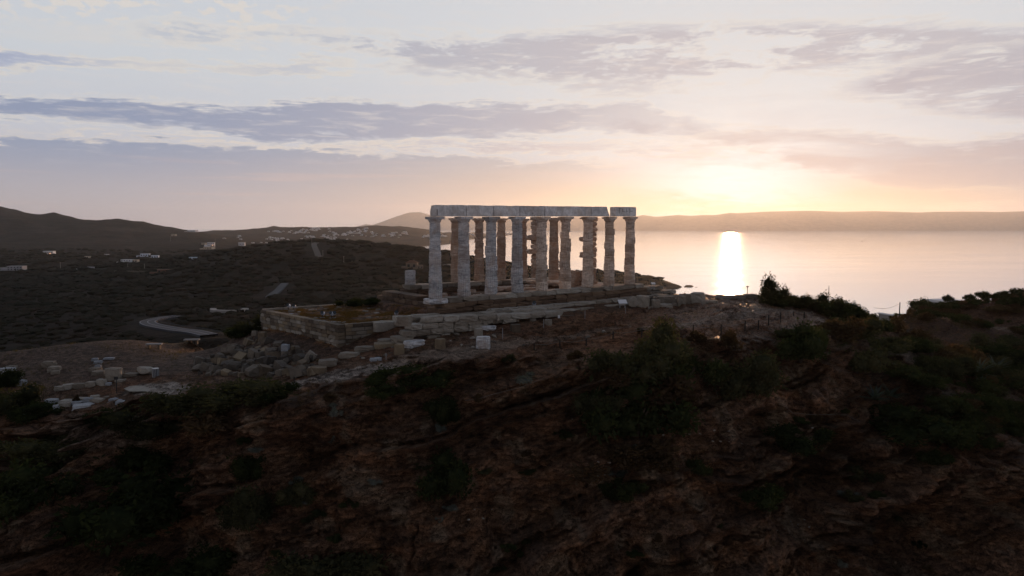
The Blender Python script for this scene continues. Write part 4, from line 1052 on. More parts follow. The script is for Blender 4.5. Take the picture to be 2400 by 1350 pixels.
# left side antiquities
for px, py, w, h, ms, lb, ct_ in (
    (253, 843, 23, 4, B_WHITE, 'pale oval slab at the far edge of the gravel court', 'stone slab'),
    (221, 846, 14, 6, B_WHITE, 'topmost pale slab of the short row at the court corner', 'stone slab'), (228, 853, 18, 6, B_WHITE, 'second pale slab of the short row at the court corner', 'stone slab'), (229, 862, 13, 6, B_WHITE, 'third pale slab of the short row at the court corner', 'stone slab'),
    (112, 862, 27, 14, B_PALE, 'large stone atop the small cluster on the bare plot', 'stone block'), (124, 872, 26, 12, B_PALE, 'middle stone of the small cluster on the bare plot', 'stone block'), (128, 878, 18, 8, B_PALE, 'front stone of the small cluster on the bare plot', 'stone block'),
    (220, 873, 24, 10, B_PALE, 'flat block lying under the short row of slabs', 'stone block'), (227, 880, 27, 9, B_PALE, 'long block beside the great capital', 'stone block'),
    (264, 892, 34, 28, B_PALE, 'massive upturned stone capital at the court edge', 'stone capital'), (306, 884, 34, 8, B_PALE, 'grey slab lying between the capital and the round boulder', 'stone slab'),
    (334, 882, 40, 24, B_BLDW, 'great rounded boulder next to the litter bin', 'boulder'),
    (139, 917, 22, 11, B_PALE, 'first rounded stone of the row lining the track', 'kerb stone'), (156, 914, 23, 12, B_PALE, 'second rounded stone of the row lining the track', 'kerb stone'), (184, 911, 28, 11, B_PALE, 'long middle stone of the row lining the track', 'kerb stone'),
    (211, 907, 22, 12, B_PALE, 'fourth squared stone of the row lining the track', 'kerb stone'), (236, 904, 20, 14, B_PALE, 'highest stone of the row lining the track', 'kerb stone'), (253, 902, 12, 4, B_WHITE, 'small white chip ending the row lining the track', 'stone'),
    (280, 895, 22, 5, B_PALE, 'flat slab in front of the great capital', 'stone slab'),
    (117, 952, 26, 14, B_WHITE, 'bluish rounded marble at the left end of the marble heap', 'marble block'), (130, 976, 13, 26, B_WHITE, 'short white marble post standing below the marble heap', 'marble post'),
    (150, 957, 26, 12, B_PALE, 'stepped marble block beside the white post', 'marble block'), (190, 970, 44, 19, B_WHITE, 'largest bright blue white marble block of the heap', 'marble block'), (180, 952, 24, 9, B_WHITE, 'small marble block behind the largest one', 'marble block'),
    (158, 946, 40, 6, B_PALE, 'flat slab at the back of the marble heap', 'stone slab'), (185, 940, 30, 6, B_PALE, 'narrow slab behind the marble heap', 'stone slab'), (205, 947, 20, 14, B_WHITE, 'square marble block in the middle of the heap', 'marble block'),
    (225, 946, 34, 10, B_PALE, 'long pale block right of the heap middle', 'stone block'), (252, 938, 18, 7, B_PALE, 'small stone with an orange lit face', 'stone'), (220, 935, 20, 7, B_PALE, 'stone at the back with an orange lit top', 'stone'),
    (270, 944, 30, 9, B_WHITE, 'marble slab behind the long fluted piece', 'marble slab'), (292, 953, 42, 14, B_WHITE, 'long fluted marble piece ending the heap', 'marble block'), (262, 955, 20, 10, B_WHITE, 'marble block peeping out beside the small bush', 'marble block'),
    (152, 977, 20, 9, B_PALE, 'dull slab lying right of the white post', 'stone slab'), (10, 880, 30, 16, B_WHITE, 'bluish marble block at the left edge of the view', 'marble block'), (35, 890, 24, 14, B_PALE, 'dark grey block in the heap at the left edge', 'stone block'),
    (45, 905, 22, 12, B_WHITE, 'pale block low in the heap at the left edge', 'stone block'), (24, 868, 22, 10, B_PALE, 'uppermost stone of the heap at the left edge', 'stone block')):
    stone(px, py, w, h, ms, lb, ct_)
stone(350, 914, 130, 4, B_BLDW, 'long bare pale slab beside the track under the bushes', 'stone slab', depth=2.6)
# rubble heap under the ashlar wall
hp = []
k = 0
for _try in range(2600):
    if k > 190: break
    px = random.uniform(462, 735); py = random.uniform(790, 888)
    top = 790 + max(0, 600 - px) * .42 if px < 600 else 790 + (px - 600) * .30
    bot = 884 + min(0, (px - 560) * .02)
    if not (top + 4 < py < bot): continue
    if any(abs(px - a) < (w + r) * .30 and abs(py - b) < (w + r) * .20 for a, b, r in hp for w in (14,)): continue
    w = random.choice((7, 9, 12, 14, 18, 24)) * (.8 + (py - 790) / 220)
    hp.append((px, py, w)); k += 1
    ms = B_RUB if random.random() < .6 else (B_BLD if random.random() < .5 else B_ASH)
    stone(px, py, w, w * random.uniform(.5, .8), ms, ('small' if w < 11 else 'middle sized' if w < 17 else 'large') + (' dark' if ms is B_RUB else ' rounded grey' if ms is B_BLD else ' tan') + ' boulder in the rubble heap ' + ('beside the court' if px < 560 else 'close under the ashlar wall' if py < 835 else 'near the path'), 'boulder', 'boulder', tilt=(random.uniform(-.4, .4), random.uniform(-.5, .5)), rz=random.uniform(0, 3), group='boulders of the rubble heap', sink=.12)
for k in range(46):
    px = random.uniform(820, 1420); py = 0.0
    py = 850 - (px - 820) * .115 + random.uniform(-26, 26)
    w = random.uniform(7, 17)
    stone(px, py, w, w * random.uniform(.25, .45), B_BLD if random.random() < .7 else B_BLDW, ('broad' if w > 12 else 'small') + ' flat field stone on the rocky ground ' + ('below the terrace wall' if px < 1050 else 'right of the big cracked drum' if px < 1250 else 'near the lawn rods'), 'field stone', 'field_stone', rz=random.uniform(0, 3), group='field stones in front of the temple', sink=.15)
for k in range(40):
    px = random.uniform(620, 900); py = random.uniform(704, 758)
    s, w = toT(*ground(px, py)[:2])
    if not (-7.2 < s < 2 and 1 < w < 14.5): continue
    wd = random.uniform(4, 14)
    stone(px, py, wd, wd * .25, B_PALE, ('flat ' if wd > 9 else 'small ') + 'pale stone in the terrace grass ' + ('near the ashlar wall' if py > 732 else 'near the far kerb'), 'stone', 'stone', rz=random.uniform(0, 3), group='stones in the terrace grass', sink=.12)
for k in range(34):
    s, w = random.uniform(5, 16), random.uniform(2, 11.5)
    p = T(s, w, -1.15); q = random.uniform(.3, .9)
    o = ob('fallen_block', random.choice(B_ANT)); o.scale = (q, q * .8, q * .6); o.rotation_euler = (random.uniform(-.3, .3), random.uniform(-.3, .3), random.uniform(0, 3)); o.location = (p.x, p.y, -1.15 + q * .25)
    tag(o, 'fallen block lying inside the temple between the columns', 'fallen block', 'fallen blocks inside the temple')
for dx_, lb in ((0, 'left one of two upright rounded drums behind the sixth front column'), (.62, 'right one of two upright rounded drums behind the sixth front column')):
    p = TX(1347, 3.4) + E1 * dx_
    o = ob('upright_drum', random.choice(B_ANT)); o.scale = (.55, .9, 1.0); o.rotation_euler = (0, .08, TROT); o.location = (p.x, p.y, .85 - .02); tag(o, lb, 'column drum')

# ------------------------------------------------------------------ shrubs
def leaf_mesh(name, seed, n=2600, size=.10, lobes=11, flatten=.75, spiky=0.0, core=True):
    r = np.random.default_rng(seed)
    lc = r.normal(size=(lobes, 3)) * np.array((.34, .34, .22)); lc[:, 2] = np.abs(lc[:, 2]) * 1.1 + .18; lr = r.uniform(.20, .36, lobes)
    which = r.integers(0, lobes, n); d = r.normal(size=(n, 3)); d /= np.linalg.norm(d, axis=1)[:, None]
    rad = lr[which] * (r.uniform(.55, 1.08, n) + spiky * (r.random(n) ** 5) * 1.3)
    c = lc[which] + d * rad[:, None]; c[:, 2] = np.maximum(c[:, 2], .02) * flatten / .75
    a = d + r.normal(size=(n, 3)) * .8; a /= np.linalg.norm(a, axis=1)[:, None]
    b = np.cross(a, r.normal(size=(n, 3))); b /= np.linalg.norm(b, axis=1)[:, None]
    s = size * r.uniform(.6, 1.3, n)[:, None]
    v = np.stack([c - a * s, c + b * s * .42, c + a * s, c - b * s * .42], 1).reshape(-1, 3)
    f = np.arange(n * 4).reshape(n, 4)
    V_ = [v]; F_ = [f]; off = n * 4
    if core:
        bm = bmesh.new(); bmesh.ops.create_icosphere(bm, subdivisions=1, radius=1); iv = np.array([q.co[:] for q in bm.verts]); fi = np.array([[q.index for q in p.verts] for p in bm.faces]); bm.free()
        fi4 = np.c_[fi, fi[:, 2:3]]
        tri = []
        for k in range(lobes):
            w = iv * lr[k] * .72 * r.uniform(.85, 1.1, (len(iv), 1)) + lc[k]; w[:, 2] = np.maximum(w[:, 2], 0) * flatten / .75
            V_.append(w); tri.append(fi + off); off += len(iv)
        V_ = np.concatenate(V_); 
        # quads for leaves and triangles for the inner mass share one mesh
        me = bpy.data.meshes.new(name)
        tri = np.concatenate(tri)
        me.vertices.add(len(V_)); me.vertices.foreach_set('co', V_.astype(np.float32).ravel())
        li = np.concatenate([f.ravel(), tri.ravel()]).astype(np.int32)
        st = np.concatenate([np.arange(0, n * 4, 4), n * 4 + np.arange(0, len(tri) * 3, 3)]).astype(np.int32)
        me.loops.add(len(li)); me.loops.foreach_set('vertex_index', li); me.polygons.add(len(st)); me.polygons.foreach_set('loop_start', st)
        me.update(calc_edges=True); return me
    return mesh_np(name, V_[0], F_[0])
FOL = {}
def foliage(kind, k):
    if (kind, k) not in FOL:
        m = {'dark': M_LEAF, 'olive': M_LEAF2, 'dry': M_DRY, 'grey': M_GREY, 'tall': M_LEAF2}[kind]
        if kind == 'dry': me = leaf_mesh('foliage_shape', 300 + k, 2200, .075, 9, .7, .5, False)
        elif kind == 'tall': me = leaf_mesh('foliage_shape', 320 + k, 1700, .060, 16, 1.0, .7, False)
        elif kind == 'olive': me = leaf_mesh('foliage_shape', 340 + k, 3400, .055, 13, .75, .35)
        elif kind == 'grey': me = leaf_mesh('foliage_shape', 360 + k, 1500, .060, 7, .7, .4)
        else: me = leaf_mesh('foliage_shape', 380 + k, 3600, .055, 14, .75, .2)
        me.materials.append(m); FOL[(kind, k)] = me
    return FOL[(kind, k)]
_stem = []
for k in range(3):
    r_ = random.Random(k); bm = bmesh.new(); meshes = []
    V_ = []; F_ = []
    for j in range(6):
        a = r_.uniform(0, 6.28); q = [(0, 0, -.15), (math.cos(a) * .1, math.sin(a) * .1, .15), (math.cos(a) * .26, math.sin(a) * .26, .42)]
        tm = tube('x', q, [.03, .02, .01], 4); o_ = len(V_)
        V_ += [v.co[:] for v in tm.vertices]; F_ += [tuple(i + o_ for i in p.vertices) for p in tm.polygons]; bpy.data.meshes.remove(tm)
    me = mesh_np('stem_shape', V_, F_); me.materials.append(M_BARK); _stem.append(me)
nsh = 0
def shrub(px, pyb, wpx, hpx, kind, label, group=None, p=None, far=False, name='shrub', cat='shrub', loc=None, squash=1.0):
    """px, pyb: foot of the shrub; wpx, hpx: its size in the photograph"""
    global nsh; nsh += 1
    p = loc if loc is not None else (ground(px, pyb, True) if far else surf(px, min(pyb, 1500)))
    k = p.y / F; w = wpx * k; h = hpx * k
    t = thing(name, label, cat, (p.x, p.y, p.z - .05), random.uniform(0, 6.28), group)
    t.scale = (w / 1.25, w / 1.25 * squash, h / .95)
    ob('foliage', foliage(kind, random.randrange(3)), None, t); ob('stem', _stem[nsh % 3], None, t)
    return t
SH = [ # x, foot y, width, height, kind, label
 (1815, 712, 56, 60, 'olive', 'tall loose bush catching the sun at the brink right of the sea glare'), (1825, 712, 70, 38, 'dark', 'dense dark bush at the foot of the tall loose bush'), (1868, 716, 66, 34, 'dark', 'broad dark bush second from the glare on the brink'),
 (1905, 722, 50, 38, 'olive', 'feathery bush in front of the thin mast on the brink'), (1945, 730, 56, 48, 'olive', 'rounded bush below the thin mast'), (1955, 738, 90, 44, 'dark', 'wide dark bush where the fence reaches the slope'),
 (1995, 752, 60, 46, 'dark', 'dark bush halfway down the right shoulder'), (2030, 758, 56, 38, 'olive', 'bush near the lower end of the right shoulder'), (2060, 768, 52, 34, 'dark', 'last dark bush of the right shoulder against the sea'),
 (2010, 785, 100, 52, 'olive', 'broad olive bush on the slope under the right shoulder'), (1960, 790, 90, 50, 'dry', 'dry brown bush under the broad olive one'), (2098, 772, 46, 38, 'dry', 'pale feathery bush lit orange beside the saddle track'),
 (1880, 838, 118, 92, 'dark', 'big round dark shrub overhanging the cliff top at the right'), (1870, 790, 90, 34, 'olive', 'low yellow green shrub just behind the big round one'), (2010, 868, 92, 66, 'olive', 'mid green shrub left of the flat rock ledge'),
 (2060, 815, 110, 40, 'olive', 'spreading shrub above the flat rock ledge'), (2140, 800, 80, 36, 'dry', 'brown bush on the slope above the ledge'), (2200, 880, 80, 60, 'olive', 'green bush right of the flat rock ledge'), (2250, 850, 90, 44, 'dry', 'rust tinted bush on the right slope'),
 (2330, 840, 120, 40, 'dark', 'low dark bush on the right slope beside the agaves'), (2290, 960, 90, 50, 'dark', 'dark bush on the far right slope below the agaves'), (2370, 900, 80, 40, 'olive', 'bush at the right edge of the view under the agaves'), (2380, 980, 60, 30, 'olive', 'yellowish bush at the right edge of the cliff'),
 (2110, 1010, 190, 70, 'dark', 'wide black green bush draped over the hollow cliff'), (2230, 1040, 120, 90, 'dark', 'dark bush filling the gully on the right'), (1870, 1045, 120, 60, 'dark', 'dark bush on the ledge above the caves'), (1740, 920, 120, 90, 'olive', 'olive shrub hanging below the cliff edge near the centre right'),
 (1470, 880, 130, 90, 'olive', 'yellow tipped green shrub on the cliff brow'), (1545, 850, 110, 84, 'olive', 'tall sunlit shrub cresting the brow in front of the bare rock'), (1600, 900, 130, 100, 'dark', 'dark shrub beside the sunlit crest shrub'), (1490, 1010, 210, 150, 'dark', 'large black green thicket clinging to the middle of the cliff'),
 (1395, 960, 78, 58, 'olive', 'small rounded pale green shrub left of the large thicket'), (1560, 960, 150, 90, 'dry', 'leafless brown brush in the large thicket'), (1470, 1080, 160, 60, 'dry', 'dry brush hanging under the large thicket'), (1430, 900, 90, 44, 'dry', 'greyish dry bush above the small rounded one'),
 (1705, 805, 50, 38, 'dry', 'small orange brown bush by the fence post'), (1635, 800, 46, 28, 'dry', 'tiny rust bush beside the low fence'), (1040, 1145, 135, 108, 'dark', 'solitary round dark bush in the centre of the cliff face'), (1040, 985, 62, 66, 'dark', 'small dark bush above the solitary round one'),
 (965, 905, 150, 52, 'dark', 'low wide green bush along the path edge at the centre'), (905, 925, 80, 30, 'dark', 'trailing end of the low wide bush'), (560, 935, 170, 52, 'olive', 'wide grey green bush under the rubble heap'), (440, 960, 150, 60, 'olive', 'large grey green bush right of the marble heap'),
 (640, 930, 110, 42, 'dark', 'dark bush between the rubble heap and the white block'), (350, 1010, 150, 70, 'olive', 'grey green bush under the gravel patch'), (240, 985, 66, 38, 'dark', 'small dark bush in front of the marble heap'), (500, 1000, 150, 60, 'dry', 'brown brush on the slope below the rubble heap'),
 (30, 960, 110, 74, 'olive', 'yellowish bush at the left edge beside the marble heap'), (85, 975, 90, 44, 'dark', 'dark bush left of the white marble post'), (10, 900, 60, 44, 'dark', 'bush behind the heap at the left edge'), (110, 1070, 150, 60, 'olive', 'loose bush on the lower left ledge'),
 (60, 1190, 180, 120, 'dark', 'black green bush in the lower left corner area'), (280, 1100, 180, 64, 'dark', 'dark brush under the gravel patch'), (330, 1230, 260, 150, 'dark', 'huge dark bush filling the lower left cliff'), (580, 1120, 70, 70, 'dark', 'dark bush under the pale stained boulder'),
 (590, 1230, 100, 90, 'olive', 'hanging bush low on the left cliff'), (700, 1180, 70, 60, 'olive', 'small hanging bush right of the left hollow'), (760, 1350, 180, 90, 'olive', 'green bush at the bottom edge left of centre'), (450, 1340, 200, 90, 'dark', 'dark bush at the bottom edge at the left'),
 (1455, 1160, 72, 46, 'dark', 'small dark bush on the lower middle ledge'), (1640, 1110, 50, 40, 'dark', 'little bush in a crack right of the thicket'), (1790, 1170, 90, 60, 'dark', 'bush beside the caves'), (2190, 1080, 60, 40, 'dark', 'bush on the rim over the far right slab'),
 (825, 712, 50, 26, 'dark', 'round evergreen bush at the back of the grassy terrace'), (865, 712, 46, 16, 'dark', 'low bush right of the round evergreen at the terrace back'), (585, 770, 60, 34, 'olive', 'bush beyond the left end of the ashlar wall'), (540, 775, 60, 26, 'dark', 'low bush beyond the court near the wall end'),
 (2030, 1120, 60, 30, 'olive', 'sprig of green on the hollow cliff rim'), (1240, 890, 46, 24, 'grey', 'silvery shrublet on the cliff brow'), (790, 975, 24, 26, 'grey', 'silvery tuft on the big boulder below the white block'), (1030, 1005, 28, 22, 'grey', 'silvery tuft under the small dark bush'),
 (775, 1040, 28, 34, 'grey', 'silvery tuft beside the dark hollow'), (1345, 835, 40, 22, 'dry', 'dry tuft near the fence in front of the centre'), (1190, 840, 30, 16, 'olive', 'green tuft on the brow below the big drum'), (1320, 1025, 40, 20, 'dark', 'small bush on the middle strata'), (1500, 770, 16, 6, 'olive', 'tiny green tuft on the bare rock'),
]
for a in SH: shrub(*a)
random.seed(21)
for k in range(78):        # right slope and saddle brush
    px = random.uniform(2080, 2460); py = random.uniform(800, 1060)
    if py > 900 and px < 2200: continue
    shrub(px, py, random.uniform(36, 90), random.uniform(18, 40), kd := random.choice(('dark', 'olive', 'dry', 'dark')), {'dark': 'dark evergreen', 'olive': 'grey green', 'dry': 'rusty dry'}[kd] + ' brush on the ' + ('far right edge of the slope' if px > 2360 else 'right slope') + (' above the agaves' if py < 870 else ' below the agaves'), 'brush on the right slope')
for k in range(90):
    px = random.uniform(2095, 2480); d = random.uniform(90, 112); r_ = ray(px, 760); x = r_[0] / r_[1] * d
    p = Vector((x, d, gz(x, d))); q = ray(px, 770)
    if 94 < d < 101 and random.random() < .8: continue
    shrub(0, 0, random.uniform(24, 60), random.uniform(10, 24), kd := random.choice(('dark', 'dark', 'dry')), {'dark': 'dark', 'dry': 'brown dry'}[kd] + ' low bush ' + ('beyond' if d > 99 else 'on the near side of') + ' the saddle track' + (' by the white roof' if 2150 < px < 2290 else ' toward the ridge' if px >= 2290 else ' by the bare pole'), 'bushes of the saddle', loc=p)
for k in range(70):        # cliff tufts
    px = random.uniform(0, 2300); py = random.uniform(930, 1340)
    shrub(px, py, random.uniform(12, 38), random.uniform(9, 22), kd := random.choice(('dry', 'dark', 'grey', 'dry', 'olive')), 'little ' + {'dark': 'dark green', 'olive': 'grey green', 'dry': 'dry brown', 'grey': 'silvery'}[kd] + ' tuft ' + ('high' if py < 1100 else 'low') + ' on the cliff ' + ('below the left court' if px < 600 else 'below the temple' if px < 1400 else 'below the bare rock shelf' if px < 1900 else 'at the right hollows'), 'tufts on the cliff face')
random.seed(5)
# small pines on the right skyline
for px, pyb, w, h, lb in ((2165, 727, 50, 18, 'broad dark pine at the left end of the right skyline'), (2222, 708, 22, 14, 'dark round pine beside the white roof'), (2262, 702, 12, 9, 'tiny pine right of the white roof'), (2275, 702, 15, 11, 'small round pine second past the white roof'),
                          (2305, 703, 26, 16, 'umbrella shaped pine standing clear on the right skyline'), (2324, 700, 12, 10, 'thin pale pine beside the umbrella shaped one'), (2340, 700, 22, 12, 'low pine before the ridge rises'), (2356, 697, 22, 12, 'pine just left of the rising ridge'), (2390, 695, 44, 14, 'dark crown on top of the ridge at the right edge')):
    r_ = ray(px, pyb); d = 109; x = r_[0] / r_[1] * d; z = gz(x, d); zp = P(px, pyb, d).z
    t = thing('pine_tree', lb, 'tree', (x, d, z), random.uniform(0, 6), 'pines on the right skyline')
    k = d / F; zt = P(px, pyb - h, d).z; ch = max(h * k * .8, w * k * .42); hz = max(zt - z, ch)
    ob('trunk', tube('trunk_shape', [(0, 0, -.2), (.06, .03, hz * .4), (-.02, .1, hz - ch * .4)], [.10, .07, .04]), M_BARK, t)
    ob('crown', foliage('dark', random.randrange(3)), None, t, (0, 0, hz - ch * 1.1), None, (w * k / 1.35, w * k / 1.35, ch * 1.7))
# agaves
def agave(px, py, rpx, n, label):
    p = surf(px, py); k = p.y / F; L = rpx * k; t = thing('agave', label, 'agave plant', (p.x, p.y - .25, p.z + .1))
    rr = random.Random(int(px))
    V0 = []
    me_ = None
    for j in range(n):
        a = rr.uniform(0, 6.28); el = rr.uniform(.15, 1.3)
        pts = []; wds = []
        V_ = []; F_ = []
        for i in range(6):
            q = i / 5; rad = L * q * math.cos(el * (1 - .25 * q)); z = L * q * math.sin(el * (1 - .25 * q)) - .12 * L * q * q * (1.3 - el)
            wd = .085 * L * math.sin(math.pi * min(1, q * .75 + .22)) * (1 - q * .55) + .002
            c = Vector((rad * math.cos(a), rad * math.sin(a), z)); s = Vector((-math.sin(a), math.cos(a), 0))
            V_ += [c - s * wd, c - Vector((0, 0, wd * .5)), c + s * wd]
        for i in range(5):
            b = i * 3; F_ += [(b, b + 1, b + 4, b + 3), (b + 1, b + 2, b + 5, b + 4)]
        ob('leaf', mesh_np('agave_leaf_shape', V_, F_, True), M_AGAVE, t)
agave(2045, 935, 46, 26, 'spiky grey agave growing under the flat rock ledge'); agave(2085, 925, 40, 22, 'second spiky agave right under the ledge, partly behind the first')
agave(2290, 875, 46, 24, 'large agave with straight leaves on the right slope'); agave(2330, 868, 44, 22, 'agave farther right among the slope bushes'); agave(2300, 905, 36, 18, 'lower agave of the group on the right slope')
agave(2245, 1010, 30, 16, 'small agave on the cliff rim below the right slope')

# masonry remains of the flat ledge
lm = ground(2100, 862)
# ------------------------------------------------------------------ grass tufts and scree (nobody could count them)
def tufts(name, pts, hgt, m, label):
    n = len(pts); r = np.random.default_rng(len(pts)); B = 5
    P0 = np.repeat(np.array(pts), B, 0) + np.c_[r.normal(size=(n * B, 2)) * hgt * .35, np.zeros(n * B)]
    a = r.uniform(0, 6.28, n * B); h = hgt * r.uniform(.5, 1.3, n * B); w = hgt * .09
    dx_ = np.cos(a) * w; dy_ = np.sin(a) * w; lean = r.normal(size=(n * B, 2)) * hgt * .35
    v = np.stack([P0 + np.c_[dx_, dy_, np.zeros(n * B)], P0 - np.c_[dx_, dy_, np.zeros(n * B)], P0 + np.c_[lean, h]], 1).reshape(-1, 3)
    o = ob(name, mesh_np(name, v, np.arange(len(v)).reshape(-1, 3)), m); return tag(o, label, 'grass', kind='stuff')
def samp(n, fn):
    out = []
    while len(out) < n:
        x = rng.uniform(-42, 60, 4000); y = rng.uniform(40, 100, 4000); k = fn(x, y); ok = rng.random(4000) < k
        z = near_h(x, y); out += list(np.c_[x, y, z][ok])
    return out[:n]
def f_terr(x, y):
    s, w = toT(x, y); return box_mask(s + .11 * w, w, -7.3, 1, 1.0, 14.2) * sst(fbm(x * .5, y * .5, 0, 3), -.2, .3)
def f_flat(x, y):
    s, w = toT(x, y); return (1 - sst(steep(x, y), .3, .8)) * sst(fbm(x * .3 + 5, y * .3, 0, 3), 0, .4) * (1 - box_mask(s, w, -1, 25, -4.5, 14)) * (.15 + .85 * sst(x, 22, 32))
M_STRAW = m_leaf('dry_grass', (.10, .062, .026), (.14, .082, .034), (.19, .115, .05)); M_GRASS = m_leaf('coarse_grass', (.05, .045, .02), (.08, .065, .03), (.12, .09, .045))
tufts('terrace_grass', samp(5500, f_terr), .11, M_STRAW, 'dry orange grass covering the raised terrace')
tufts('headland_grass', samp(9000, f_flat), .16, M_GRASS, 'sparse coarse grass over the headland')
def f_cliff(x, y): return sst(steep(x, y), .3, .7) * sst(fbm(x * .22 + 50, y * .22, 0, 3), .05, .35)
# weeds on the cliff: placed on the displaced surface itself
cf = []
vi = rng.integers(0, Xd.size, 60000); xf, yf, zf = Xd.ravel()[vi], Yd.ravel()[vi], Zd.ravel()[vi]
kf = S_.ravel()[vi] * sst(fbm(xf * .3 + 50, yf * .3, zf * .3, 3), .12, .45) * (yf < 60)
okf = rng.random(len(kf)) < kf
tufts('cliff_weeds', np.c_[xf, yf, zf][okf][:9000], .17, M_DRY, 'dry weeds hanging on the ledges of the cliff')

# ------------------------------------------------------------------ valley scrub
r = np.random.default_rng(77); N = 9000
px_ = r.uniform(-120, 1560, N * 2); d_ = np.exp(r.uniform(math.log(170), math.log(1500), N * 2)); x_ = (px_ - 1200) / F * d_; z_ = far_h(x_, d_)
ok = (z_ > -60) & (r.random(N * 2) < .35 + .65 * sst(fbm(x_ / 60, d_ / 90, 0, 4), -.1, .3)); 
for pts_, wd_ in ROADS.values():
    for q in smooth_line(pts_): ok &= np.hypot(x_ - q.x, d_ - q.y) > wd_ * .5 + 4.5 + .006 * d_
x_, d_, z_ = x_[ok][:N], d_[ok][:N], z_[ok][:N]; n = len(x_)
ico = bmesh.new(); bmesh.ops.create_icosphere(ico, subdivisions=1, radius=1); iv = np.array([v.co[:] for v in ico.verts]); fi = np.array([[v.index for v in f.verts] for f in ico.faces]); ico.free()
rad = r.uniform(.5, 1.0, n) ** 2 * 2.6 * np.clip(d_ / 350, .8, 2.0)
v = iv[None] * (r.uniform(.75, 1.25, (n, len(iv), 1))) * rad[:, None, None] * np.array((1.5, 1.5, .6)) + np.stack([x_, d_, z_ + rad * .25], -1)[:, None]
f = fi[None] + (np.arange(n) * len(iv))[:, None, None]
def m_scrub(gg, t, out):
    p = pos(t); nn = gg.noise(p, .06, 4, .7); n2 = gg.noise(p, .8, 4, .7)
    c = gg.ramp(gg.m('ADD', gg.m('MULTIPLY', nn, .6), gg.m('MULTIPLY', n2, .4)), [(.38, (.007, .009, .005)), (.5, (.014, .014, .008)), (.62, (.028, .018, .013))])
    principled(gg, t, out, c, .95, n2, 1.0, .6, **{'Specular IOR Level': .05})
M_SCRUB = mat('valley_scrub_leaves', m_scrub)
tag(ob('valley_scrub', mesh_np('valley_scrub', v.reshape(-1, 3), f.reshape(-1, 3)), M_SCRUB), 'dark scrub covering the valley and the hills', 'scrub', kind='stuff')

# ------------------------------------------------------------------ roads and tracks
def ribbon(name, pts, wd, m, lift=.3):
    P_ = smooth_line(pts); V_ = []; F_ = []
    for i, p in enumerate(P_):
        tt = (P_[min(i + 1, len(P_) - 1)] - P_[max(i - 1, 0)]); tt.z = 0; tt.normalize(); nn = Vector((-tt.y, tt.x, 0))
        for q in (-.5, .5): V_.append(p + nn * wd * q + Vector((0, 0, lift)))
    for i in range(len(P_) - 1): F_.append((2 * i, 2 * i + 1, 2 * i + 3, 2 * i + 2))
    n1 = len(V_); V_ += [v - Vector((0, 0, 1.2)) for v in V_]
    for i in range(len(P_) - 1):
        F_.append((2 * i, 2 * i + 2, n1 + 2 * i + 2, n1 + 2 * i)); F_.append((2 * i + 3, 2 * i + 1, n1 + 2 * i + 1, n1 + 2 * i + 3))
    o = ob(name, mesh_np(name, V_, F_), m); return tag(o, kind='structure'), P_
def G3(px, py): return ground(px, py, True)
_, rp = ribbon('hairpin_road', ROADS['hairpin_road'][0], 6.4, M_ASPH)
def stripe(name, off, wd, dash=0):
    V_ = []; F_ = []
    for i, p in enumerate(rp[:-1]):
        if dash and (i // dash) % 2: continue
        q = rp[i + 1]; tt = (q - p); tt.z = 0; tt.normalize(); nn = Vector((-tt.y, tt.x, 0)); b = len(V_)
        for a in (p, q):
            for s in (-.5, .5): V_.append(a + nn * (off + wd * s) + Vector((0, 0, .32)))
        F_.append((b, b + 1, b + 3, b + 2))
    return ob(name, mesh_np(name, V_, F_), M_LINE)
for nm, off in (('road_centre_line', 0), ('road_edge_line', 2.8), ('road_edge_line', -2.8)): tag(stripe(nm, off, .35), kind='structure')
gr = thing('guard_rail', 'pale guard rail following the outer edge of the hairpin road', 'guard rail')
for i in range(0, len(rp) - 1, 3):
    p = rp[i]; tt = (rp[i + 1] - p); tt.z = 0; tt.normalize(); nn = Vector((-tt.y, tt.x, 0))
    ob('post', boxm('post_shape', .12, .12, .9), M_ASPH, gr, p - nn * 4.2 * (1 if nn.x * (p.x + 80) < 0 else 1) + Vector((0, 0, .1)))
side = []
for i, p in enumerate(rp):
    tt = (rp[min(i + 1, len(rp) - 1)] - rp[max(i - 1, 0)]); tt.z = 0; tt.normalize(); nn = Vector((-tt.y, tt.x, 0)); side.append(p - nn * 4.2 + Vector((0, 0, .9)))
ob('rail', tube('rail_shape', side, .12, 4), M_ASPH, gr)
ribbon('valley_road', ROADS['valley_road'][0], 5, M_ASPH)
ribbon('pale_track', [G3(510, 727), G3(499, 730), G3(505, 733), G3(530, 734), G3(552, 734)], 2.6, M_PALE, 1.4)
ribbon('pale_track', [G3(566, 732), G3(577, 729)], 2.6, M_PALE, 1.4)
ribbon('hilltop_track', ROADS['hilltop_track'][0], 5.5, M_DIRT)
ribbon('hilltop_track', [G3(758, 604), G3(780, 611), G3(800, 620)], 2.5, M_DIRT, 1.0)
ribbon('pale_track', [G3(1034, 624), G3(1048, 625), G3(1060, 624)], 7, M_PALE, 2.0)
ribbon('pale_track', [G3(255, 639), G3(300, 640), G3(340, 640), G3(372, 636)], 4, M_DIRT, 2.2)

